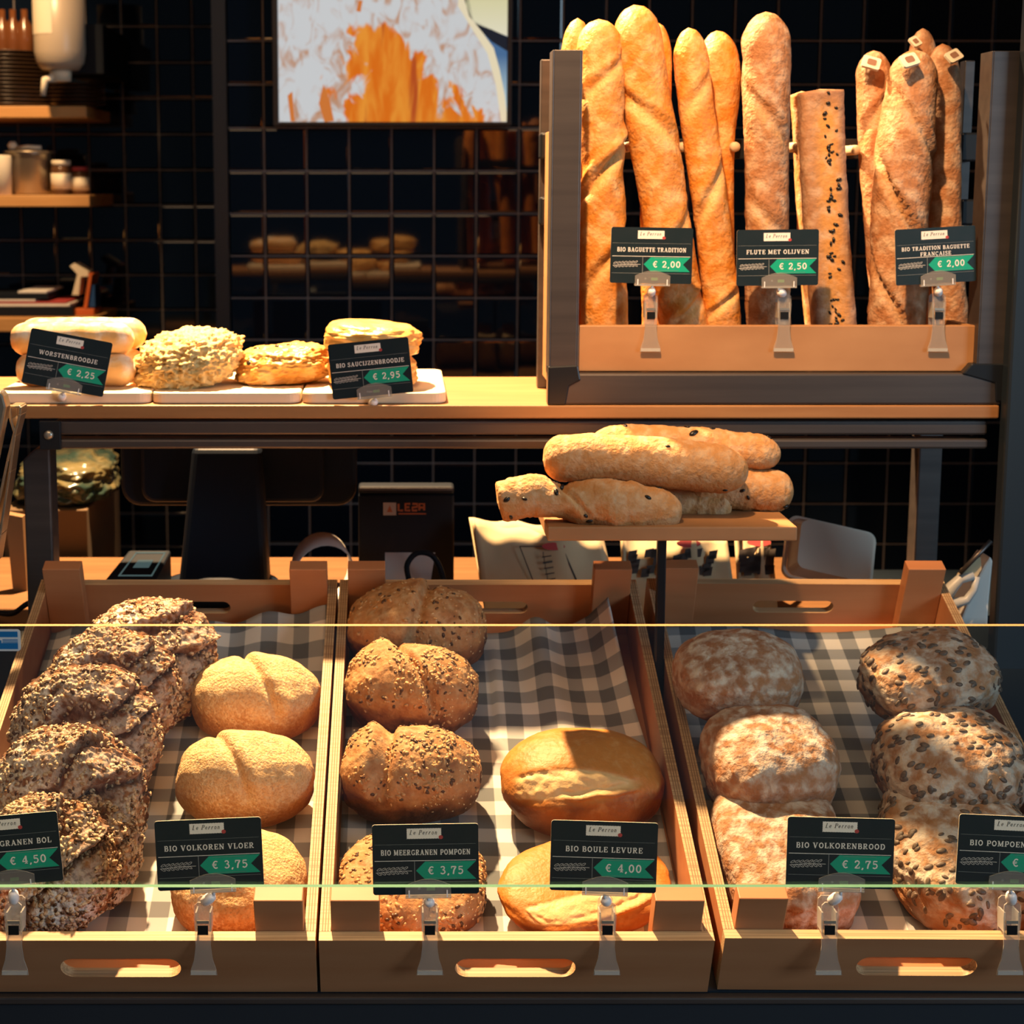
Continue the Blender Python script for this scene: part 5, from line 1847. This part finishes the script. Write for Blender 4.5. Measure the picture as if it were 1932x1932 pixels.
# papers and stand on the third shelf
for i, (xa_, xb_, m_) in enumerate([(-30, 142, 'black_plastic'), (-20, 136, 'paper'), (-30, 130, 'red'), (-25, 72, 'paper'), (-40, 96, 'black_plastic'), (40, 94, 'paper')]):
    xa, xb = P(xa_, 590, 4.2).x, P(xb_, 590, 4.2).x
    h0 = WS[2] + .0005 + (0, .0265, .0345, .0405, .0465, .0625)[i]
    hh_ = (.026, .0075, .0055, .0055, .0155, .006)[i]
    o = MB().box(xa, xb, 4.17, 4.38, h0, h0 + hh_).build('folder', m_, bevel=.001)
    tag(o, ('thick black folder lying lowest on the third wall shelf', 'white paper pad lying on the thick black folder', 'red folder above the white pad on the third wall shelf', 'white booklet on the red folder',
            'thin black folder near the top of the pile on the third wall shelf', 'small white pad topmost on the pile on the third wall shelf')[i], 'folder', 'papers on the third wall shelf')
MT['orange'] = mat('orange_plastic', (.62, .14, .03), .4)
MT['blue'] = mat('blue_plastic', (.02, .08, .26), .4)
q_ = P(155, 599, 4.2)
t = thing('tape_dispenser', 'white and orange dispenser with a blue side at the end of the third wall shelf', 'dispenser', (q_.x, 4.2, WS[2] + .0005))
MB().box(-.025, .033, 0, .10, 0, .018).build('base', 'orange', t, bevel=.002)
mb = MB()
mb.prism([(.004, .019), (.014, .019), (.030, .112), (.022, .115)], 0, .10)
mb.build('upright', 'orange', t)
mb = MB()
mb.prism([(-.028, .055), (-.010, .055), (-.003, .105), (.018, .106), (.018, .118), (-.020, .142), (-.032, .134), (-.012, .112)], .01, .08)
mb.build('arm', 'label_w', t)
mb = MB()
mb.prism([(.016, .022), (.034, .022), (.034, .082), (.026, .082)], .01, .09)
mb.build('side_plate', 'blue', t)
# brown bottles at the very top left
MT['amber'] = mat('amber_glass', (.14, .05, .018), .2)
MB_S = P(0, 96, 4.3).z
for i, px in enumerate((6, 26, 48)):
    q_ = P(px, 95, 4.34)
    mb = MB()
    mb.lathe([(.022, 0), (.024, .004), (.024, .075), (.009, .095), (.009, .12)], 18)
    o = mb.build('syrup_bottle', 'amber', loc=(q_.x, 4.34, WS[0] + .152))
    tag(o, 'dim brown bottle standing on the plates at the upper left', 'bottle', 'dim brown bottles on the plate stack')

# ------------------------------------------------------------------ service worktop behind the crates
WZ = 1.03
t = thing('pos_terminal', 'black cash register screen seen from behind, standing on the worktop under the shelf', 'cash register', (P(430, 1050, 2.36).x, 2.36, WZ))
o_ = Vector((P(430, 1050, 2.36).x, 2.36, WZ))
MT['pos'] = mat('pos_casing', (.008, .014, .026), .5, spec=.25)
z0, z1 = fr(450, 960, 2.32, o_).z, fr(450, 790, 2.32, o_).z
mb = MB()
xa, xb = fr(222, 860, 2.32, o_).x, fr(672, 860, 2.32, o_).x
mb.prism(rrect(xa, xb, z0, z1, .03), -.02, .012)
mb.prism(rrect(xa + .035, xb - .05, z0 + .01, z1 - .01, .02), -.042, -.02)
mb.build('screen_housing', 'pos', t, bevel=.006)
mb = MB()
xn0, xn1, xb0, xb1 = fr(366, 845, 2.3, o_).x, fr(494, 845, 2.3, o_).x, fr(342, 1085, 2.28, o_).x, fr(512, 1085, 2.28, o_).x
zt_ = fr(430, 838, 2.3, o_).z
vs = [(xb0, -.13, .008), (xb1, -.13, .008), (xb1, -.07, .008), (xb0, -.07, .008), (xn0, -.085, zt_), (xn1, -.085, zt_), (xn1, -.045, zt_), (xn0, -.045, zt_)]
mb.add(vs, [(0, 3, 2, 1), (4, 5, 6, 7), (0, 1, 5, 4), (1, 2, 6, 5), (2, 3, 7, 6), (3, 0, 4, 7)])
mb.build('neck', 'pos', t, bevel=.010, seg=3)
mb = MB()
M = Matrix(((1, 0, 0, 0), (0, 0, 1, 0), (0, -1, 0, 0), (0, 0, 0, 1)))
mb.lathe([(.10, .0004), (.098, .010), (.085, .026), (.05, .038), (.01, .041)], 32, M=Matrix.Translation((0, -.09, 0)) @ Matrix.Diagonal((1, .72, 1, 1)))
0 and mb.prism(rrect(fr(282, 1085, 2.2, o_).x, fr(560, 1085, 2.2, o_).x, -.16, .06, .04), -.02, -.0004, M=Matrix.Rotation(R(90), 4, 'X') @ Matrix.Rotation(R(180), 4, 'X') if False else Matrix(((1, 0, 0, 0), (0, 0, 1, 0), (0, -1, 0, 0), (0, 0, 0, 1))))
mb.build('foot', 'pos', t)


def leza(mb, x0, x1, z0, z1, y, mi_icon, mi_text):
    h = z1 - z0
    mb.poly([(x0, z0), (x0 + h, z0), (x0 + h, z1), (x0, z1)], y, mi_icon)
    mb.poly([(x0 + h * .28, z0 + h * .25), (x0 + h * .72, z0 + h * .25), (x0 + h * .5, z0 + h * .8)], y - .0002, mi_text)
    xs = x0 + h * 1.18
    wd = (x1 - xs) / 4.3
    th = h * .17
    glyph = {'L': [[(0, 1), (0, 0), (.8, 0)]], 'E': [[(.85, 1), (0, 1), (0, 0), (.85, 0)], [(0, .5), (.7, .5)]], 'Z': [[(0, 1), (.85, 1), (.85, .55), (0, .45), (0, 0), (.85, 0)]], 'A': [[(0, 0), (0, 1), (.85, 1), (.85, 0)], [(0, .45), (.85, .45)]]}
    for k, c in enumerate('LEZA'):
        for st in glyph[c]:
            mb.ribbon([(xs + (k * 1.08 + p_[0] * .88) * wd, z0 + h * (.38 + .52 * p_[1])) for p_ in st], th, y, mi_text)
    mb.ribbon([(xs, z0 + h * .12), (x1, z0 + h * .12)], h * .1, y, mi_text)


MT['leza'] = mat('logo_orange', (.40, .10, .03), .5)
MT['leza_icon'] = mat('logo_icon', (.42, .34, .28), .5)
mb = MB()
A_, B_ = fr(386, 861, 2.275, o_), fr(462, 847, 2.275, o_)
leza(mb, A_.x, B_.x, A_.z, B_.z, 2.2745 - 2.36 + .042, 'x' and 0, 1)
mb.build('logo', ['leza_icon', 'leza'], t)

BYB = 2.28
o_ = Vector((P(766, 1000, BYB).x, BYB, WZ))
t = thing('receipt_printer', 'upright black box with an orange logo beside the cash register', 'printer', o_)
xa, xb, zt_ = fr(676, 930, BYB, o_).x, fr(857, 930, BYB, o_).x, fr(766, 918, BYB, o_).z
MB().box(xa, xb, 0, .035, 0, zt_ - .012).build('body', 'black_plastic', t, bevel=.003)
MT['grey_plastic'] = mat('grey_lid', (.13, .12, .115), .4)
MB().box(xa, xb, .0, .035, zt_ - .0117, zt_).build('lid', 'black_plastic', t, bevel=.004)
MB().box(xa + .002, xb - .002, -.0015, .0, zt_ - .006, zt_ - .002).build('lid_edge', 'grey_plastic', t)
A_, B_ = fr(723, 972, BYB, o_), fr(804, 948, BYB, o_)
mb = MB()
leza(mb, A_.x, B_.x, A_.z, B_.z, -.0009, 0, 1)
mb.build('logo', ['leza_icon', 'leza'], t)

# card reader
CYR = 2.135
o_ = Vector((P(245, 1075, CYR).x, CYR, WZ))
t = thing('card_reader', 'small black payment terminal with a lit display behind the left crate', 'card reader', o_)
xa, xb = fr(186, 1075, CYR, o_).x, fr(284, 1075, CYR, o_).x
M = Matrix.Rotation(R(3), 4, 'Y') @ Matrix.Rotation(R(12), 4, 'X')
top_z = .052
mb = MB()
mb.add([(xa, 0, .0005), (xb, 0, .0005), (xb + .01, .13, .0005), (xa + .02, .13, .0005), (xa, 0, top_z), (xb, 0, top_z), (xb + .01, .13, top_z + .022), (xa + .02, .13, top_z + .022)],
       [(0, 3, 2, 1), (4, 5, 6, 7), (0, 1, 5, 4), (1, 2, 6, 5), (2, 3, 7, 6), (3, 0, 4, 7)])
mb.build('body', 'black_plastic', t, bevel=.004)
MT['lcd'] = mat('reader_display', (.02, .03, .035), .15, emit=((.10, .16, .16), .5))
MT['led'] = mat('green_led', (0, .1, .03), .3, emit=((.02, .75, .22), 1.2))
mb = MB()
f = lambda u, v: (xa + u * (xb - xa) + .02 * v * (1 - u) + .01 * v * u, .13 * v, top_z + .022 * v + .0006)
for u0, u1, v0, v1 in ((.22, .92, .25, .29), (.22, .92, .88, .92), (.22, .26, .25, .92), (.88, .92, .25, .92), (.40, .74, .48, .70)):
    mb.add([f(u0, v0), f(u1, v0), f(u1, v1), f(u0, v1)], [(0, 1, 2, 3)])
mb.build('display', 'lcd', t)
mb = MB()
for u in (.08, .20):
    q_ = f(u, .07)
    mb.lathe([(.0035, 0), (.002, .0015)], 10, c=q_)
mb.build('indicator_light', 'led', t)

# paper roll strap and white leaflet behind the crates
mb = MB()
q_ = P(608, 1062, 2.2)
hb_ = (P(608, 1022, 2.2).z - WZ) / 2
pts = [(.046 * math.cos(a_), 0, hb_ * .97 * math.sin(a_)) for a_ in [2 * math.pi * k / 28 for k in range(28)]]
vs = []
for p_ in pts:
    vs += [(p_[0], -.02, p_[2]), (p_[0] * .92, .022, p_[2] + .01)]
K = len(pts)
mb.add(vs, [(2 * k, 2 * ((k + 1) % K), 2 * ((k + 1) % K) + 1, 2 * k + 1) for k in range(K)], 0, True)
o = mb.build('paper_band', 'paper', loc=(q_.x, 2.2, WZ + hb_))
o.rotation_euler = (0, R(6), R(14))
sd = o.modifiers.new('s', 'SOLIDIFY')
sd.thickness = .0012
tag(o, 'loop of white paper band lying behind the gap of the left crates', 'paper band')
qa, qb = P(726, 1092, 2.16), P(822, 1056, 2.16)
mb = MB()
hl = (qb.z - WZ) * 1.06
mb.prism([(0, 0), ((qb.x - qa.x) * .80, 0), (qb.x - qa.x, hl), (0, hl)], 0, .002)
o = mb.build('leaflet', 'paper', loc=(qa.x, 2.165, WZ + .002))
o.rotation_euler = (R(-18), 0, 0)
tag(o, 'white leaflet leaning on the black printer', 'leaflet')
mb = MB()
pts = spline([P(772, 1098, 2.135), P(768, 1066, 2.135), P(786, 1044, 2.14), P(812, 1046, 2.14), P(828, 1066, 2.14), P(838, 1098, 2.14)], 30)
pts = [Vector((p_.x, p_.y, max(p_.z, WZ + .0045))) for p_ in pts]
mb.tube(pts, .0042, 10)
o = mb.build('black_cable', 'black_plastic')
tag(o, 'black cable looping up in front of the printer', 'cable')
mb = MB()
pts = spline([P(-30, 1150, 2.14), P(20, 1158, 2.1), P(50, 1140, 2.08), P(90, 1122, 2.075), P(112, 1112, 2.12)], 24)
mb.tube([Vector((p_.x, p_.y, max(p_.z, WZ + .0045))) for p_ in pts], .004, 8)
o = mb.build('black_cable', 'black_plastic')
tag(o, 'black cable running along the worktop at the far left', 'cable')


# paper bags
def bag_stack(px0, px1, pytop, Y, n_, lab, skew, mark):
    for i in range(n_):
        Yi = Y + .032 * i
        a_, b_ = P(px0 - 3 * i, 1098, Yi), P(px1 - 3 * i, 1098, Yi)
        zt__ = P(px0, pytop + 5 * i * (i % 2), Yi).z
        zb__ = WZ + .001
        mb = MB()
        nu, nv = 24, 12
        w_ = b_.x - a_.x
        vs = []
        for v in range(nv + 1):
            for u in range(nu + 1):
                fu, fv = u / nu, v / nv
                y = .10 * fv + .012 * fv * math.sin(fu * 7 + i) + .006 * math.sin(fu * 17 + 2 * i) * fv + .002 * (noise.noise(Vector((fu * 6, fv * 4, i))))
                z = fv * (zt__ - zb__) * (1 - .22 * fu ** .5 * (i == 0)) * (1 + .02 * math.sin(fu * 19 + i))
                vs.append((fu * w_ + skew * fv, y, z))
        g = lambda u, v: v * (nu + 1) + u
        mb.add(vs, [(g(u, v), g(u + 1, v), g(u + 1, v + 1), g(u, v + 1)) for v in range(nv) for u in range(nu)], 0, True)
        o = mb.build('paper_bag', 'kraft', loc=(a_.x, Yi, zb__))
        s_ = o.modifiers.new('s', 'SOLIDIFY')
        s_.thickness, s_.offset = .006, 1
        tag(o, lab[i], 'paper bag', 'cream paper bags on the worktop')
        if i == 0 and mark:
            mark(o, w_, zt__ - zb__, skew)


def mark1(o, w_, h_, skew):
    # outlined label with the name set sideways and a red seal
    mb = MB()
    f = lambda x, z: (x + skew * z / h_, z)
    y = lambda z: .10 * z / h_ - .003
    def rb(pts, th, mi):
        for p_, q_ in zip(pts, pts[1:]):
            d = Vector((q_[0] - p_[0], q_[1] - p_[1]))
            n_ = Vector((-d.y, d.x)).normalized() * th / 2
            c = [(p_[0] + n_.x, p_[1] + n_.y), (q_[0] + n_.x, q_[1] + n_.y), (q_[0] - n_.x, q_[1] - n_.y), (p_[0] - n_.x, p_[1] - n_.y)]
            mb.add([(x, y(z) - .0035, z) for x, z in c], [(0, 1, 2, 3)], mi)
    x0, x1, z0, z1 = w_ * .34, w_ * .66, h_ * .30, h_ * .74
    rb([f(x0 + .014, z0), f(x0, z1)], .0016, 0)
    rb([f(x0, z1), f(x1, z1)], .0012, 0)
    rb([f(x1, z1), f(x1 + .016, z0)], .0026, 0)
    rb([f(x1 - .008, z1), f(x1 + .004, z0)], .0012, 0)
    for k, (a_, b_) in enumerate([(.12, .0), (.20, .3), (.34, .22), (.44, .2), (.54, .25), (.62, .1)]):
        zz = z0 + (z1 - z0) * (.10 + .13 * k)
        rb([f(x0 + .030, zz), f(x0 + .044, zz + .002)], .0022 if k in (0, 4) else .0013, 0)
        rb([f(x0 + .032, zz), f(x0 + .033, zz + .007)], .0010, 0)
    e = [f(x1 - .012 + .017 * math.cos(q_), z1 + .005 * math.sin(q_)) for q_ in [2 * math.pi * k / 16 for k in range(16)]]
    mb.add([(x, y(z) - .0038, z) for x, z in e], [tuple(range(16))], 1)
    mb.build('printed_label', ['print_black', 'red'], o)


def mark2(o, w_, h_, skew):
    mb = MB()
    y = lambda z: .10 * z / h_ - .0068
    rnd = random.Random(5)
    for k in range(26):
        x, z = w_ * rnd.uniform(.05, .8), h_ * rnd.uniform(.42, .66)
        mb.add([(x + dx + skew * z / h_, y(z + dz), z + dz) for dx, dz in ((0, 0), (.012, .001), (.016, .012), (.003, .010))], [(0, 1, 2, 3)], 0)
    x, z = w_ * .62, h_ * .80
    e = [(x + .018 * math.cos(q_) + skew * z / h_, z + .005 * math.sin(q_)) for q_ in [2 * math.pi * k / 16 for k in range(16)]]
    mb.add([(px, y(pz) - .0003, pz) for px, pz in e], [tuple(range(16))], 1)
    mb.build('printed_label', ['print_black', 'red'], o)


bag_stack(918, 1172, 1010, 2.14, 2, ['front cream paper bag with a printed label, between the printer and the board post', 'cream paper bag showing its left edge behind the printed one'], -.018, mark1)
bag_stack(1180, 1392, 1018, 2.15, 1, ['cream paper bag with black print behind the right hand post of the small board'], .004, mark2)
bag_stack(1396, 1470, 1016, 2.16, 1, ['cream paper bag with black print half hidden by the plastic tub'], .01, mark2)

# tilted plastic tub
MT['tub'] = mat('milky_tub', (.62, .56, .47), .35)
ctr = P(1566, 1046, 2.2)
t = thing('plastic_tub', 'milky plastic tub lying tilted behind the right crate', 'tub', ctr)
w_, h_, d_ = .124, .088, .075
M = Matrix.Rotation(R(13), 4, 'Y') @ Matrix.Rotation(R(-28), 4, 'X')
mb = MB()
lv = [(rrect(-w_ * .5, w_ * .5, -h_ * .5, h_ * .5, .012, 5), 0), (rrect(-w_ * .44, w_ * .44, -h_ * .42, h_ * .42, .012, 5), -d_ * .30)]
ring = []
for pl_, y in lv:
    ring.append([M @ Vector((x, y, z)) for x, z in pl_])
n = len(ring[0])
mb.add(ring[0] + ring[1], [(i, (i + 1) % n, n + (i + 1) % n, n + i) for i in range(n)] + [tuple(range(n, 2 * n))], 0)
o = mb.build('tub_body', 'tub', t)
s_ = o.modifiers.new('s', 'SOLIDIFY')
s_.thickness = .0015
mb = MB()
a_, b_ = rrect(-w_ * .54, w_ * .54, -h_ * .54, h_ * .54, .014, 5), rrect(-w_ * .5, w_ * .5, -h_ * .5, h_ * .5, .012, 5)
vs = [M @ Vector((x, .0005, z)) for x, z in a_] + [M @ Vector((x, .0005, z)) for x, z in b_] + [M @ Vector((x, .009, z)) for x, z in a_] + [M @ Vector((x, .009, z)) for x, z in b_]
fs = []
for i in range(n):
    j = (i + 1) % n
    fs += [(i, j, n + j, n + i), (2 * n + i, 3 * n + i, 3 * n + j, 2 * n + j), (i, 2 * n + i, 2 * n + j, j), (n + i, n + j, 3 * n + j, 3 * n + i)]
mb.add(vs, fs)
mb.build('rim', 'tub', t)

# white sheets and film cutter at the right
SYY = 2.1
t = thing('paper_sheets', 'white paper sheet hanging edge on beside the right column', 'paper', P(1850, 1180, SYY))
o_ = P(1850, 1180, SYY)
mb = MB()
pts = [(1868, 1050), (1874, 1058), (1866, 1140), (1858, 1300), (1796, 1300), (1812, 1172), (1836, 1108), (1856, 1068)]
fl = [fr(x, y, SYY, o_) for x, y in pts]
mb.prism([(p_.x, p_.z) for p_ in fl], 0, .05)
mb.build('sheet', 'paper', t, bevel=.003)
CYY = 2.07
t = thing('film_cutter', 'grey loop handled cutter leaning on the white paper sheet', 'cutter', P(1800, 1110, CYY))
o_ = P(1800, 1110, CYY)
MT['cutter'] = mat('grey_cutter', (.46, .47, .46), .4)
mb = MB()
e = [(1773, 1132), (1792, 1142), (1828, 1132), (1844, 1098), (1848, 1080), (1834, 1082), (1812, 1086), (1800, 1100)]
f_ = [fr(x, y, CYY, o_) for x, y in e]
mb.tube([f_[0], fr(1786, 1120, CYY, o_), fr(1800, 1104, CYY, o_), fr(1812, 1092, CYY, o_), fr(1836, 1086, CYY, o_)], [.008, .010, .008, .007, .006], 10)
mb.tube([f_[0], fr(1800, 1139, CYY, o_), fr(1824, 1132, CYY, o_), fr(1838, 1112, CYY, o_), fr(1842, 1088, CYY, o_)], [.008, .008, .006, .005, .005], 10)
mb.build('handle', 'cutter', t)
mb = MB()
f_ = [fr(x, y, CYY, o_) for x, y in [(1808, 1086), (1816, 1074), (1850, 1050), (1852, 1074), (1842, 1090)]]
mb.prism([(p_.x, p_.z) for p_ in f_][::-1], .0, .006)
mb.build('blade_guard', 'kraft', t)
mb = MB()
mb.tube([fr(1811, 1082, CYY - .006, o_), fr(1870, 1020, CYY - .006, o_)], .0035, 8)
mb.build('bar', 'steel', t)

# cardboard box with green film at the left
BBX = 2.55
a_, b_ = P(100, 1050, BBX), P(166, 1050, BBX)
zt_ = P(100, 962, BBX).z
t = thing('cardboard_box', 'brown cardboard box behind the left shelf leg', 'box', ((a_.x + b_.x) / 2, BBX, 0.0))
MB().box(P(8, 1050, BBX).x - (a_.x + b_.x) / 2, (b_.x - a_.x) / 2, 0, .3, .0005, zt_).build('box_body', 'card_brown', t, bevel=.002)
MT['film'] = mat('green_film', (.022, .042, .034), .25, var=((.13, .11, .05), (14, 14, 30), .42, .62), bump=((26, 26, 50), .8))
o = loaf('plastic_sack', ['film'], (P(188, 920, BBX).x - P(8, 920, BBX).x) / 2, .12, (P(0, 884, BBX).z - zt_) * .55, 601, lambda d: (.10 * abs(noise.noise(d * 5)), 0, 0, 0), n=3, flat=.9, lump=.15, lf=2)
o.location = ((P(188, 920, BBX).x + P(8, 920, BBX).x) / 2, BBX + .13, zt_ + (P(0, 884, BBX).z - zt_) * .5)
tag(o, 'crumpled green plastic sack on the cardboard box', 'sack')
# leaning board left of it
q_ = P(36, 1060, 2.3)
MT['tan_board'] = mat('tan_board', (.20, .105, .04), .6)
mb = MB()
pts = [fr(x, y, 2.3, q_) for x, y in [(10, 970), (42, 976), (52, 1142), (28, 1150)]]
mb.prism([(p_.x, p_.z) for p_ in pts][::-1], 0, .02)
o = mb.build('leaning_board', 'tan_board', loc=q_)
tag(o, 'tan board leaning upright at the far left of the worktop', 'board')

# tongs rack at the far left, near the glass
TGY = 1.80
MT['steel_gold_lit'] = mat('polished_steel', (.55, .45, .32), .28, .9)  # steel tinted gold, the warm light on it put into the colour
q_ = P(20, 850, TGY)
t = thing('serving_tongs', 'polished serving tongs standing at the far left before the shelf', 'tongs', q_)


def strap(mb, pl, w_=.028, th=.0016):
    for (xa_, ya_), (xb_, yb_) in zip(pl, pl[1:]):
        A, B = fr(xa_, ya_, TGY, q_), fr(xb_, yb_, TGY, q_)
        d = (B - A)
        nn = Vector((-d.z, 0, d.x)).normalized() * th
        vs = []
        for p_ in (A, B):
            for s1 in (nn, -nn):
                for y in (0, w_):
                    vs.append(p_ + s1 + Vector((0, y, 0)))
        mb.add(vs, [(0, 1, 3, 2), (4, 6, 7, 5), (0, 4, 5, 1), (2, 3, 7, 6), (0, 2, 6, 4), (1, 5, 7, 3)])


mb = MB()
strap(mb, [(18, 768), (38, 768), (37, 782), (27, 822), (18, 890), (0, 1008), (-8, 1060)])
mb.build('arm', 'steel_gold_lit', t, bevel=.0008)
mb = MB()
strap(mb, [(18, 768), (19, 790), (27, 816), (14, 870), (-14, 1000)])
mb.build('arm', 'steel_gold_lit', t, bevel=.0008)
mb = MB()
pts = [fr(x, y, TGY - .03, q_) for x, y in [(-30, 736), (0, 738), (7, 748), (12, 768), (6, 800), (-10, 880), (-30, 960)]]
mb.prism([(p_.x, p_.z) for p_ in pts][::-1], -.03, -.008)
mb.build('scoop', 'steel_gold_lit', t, bevel=.003)
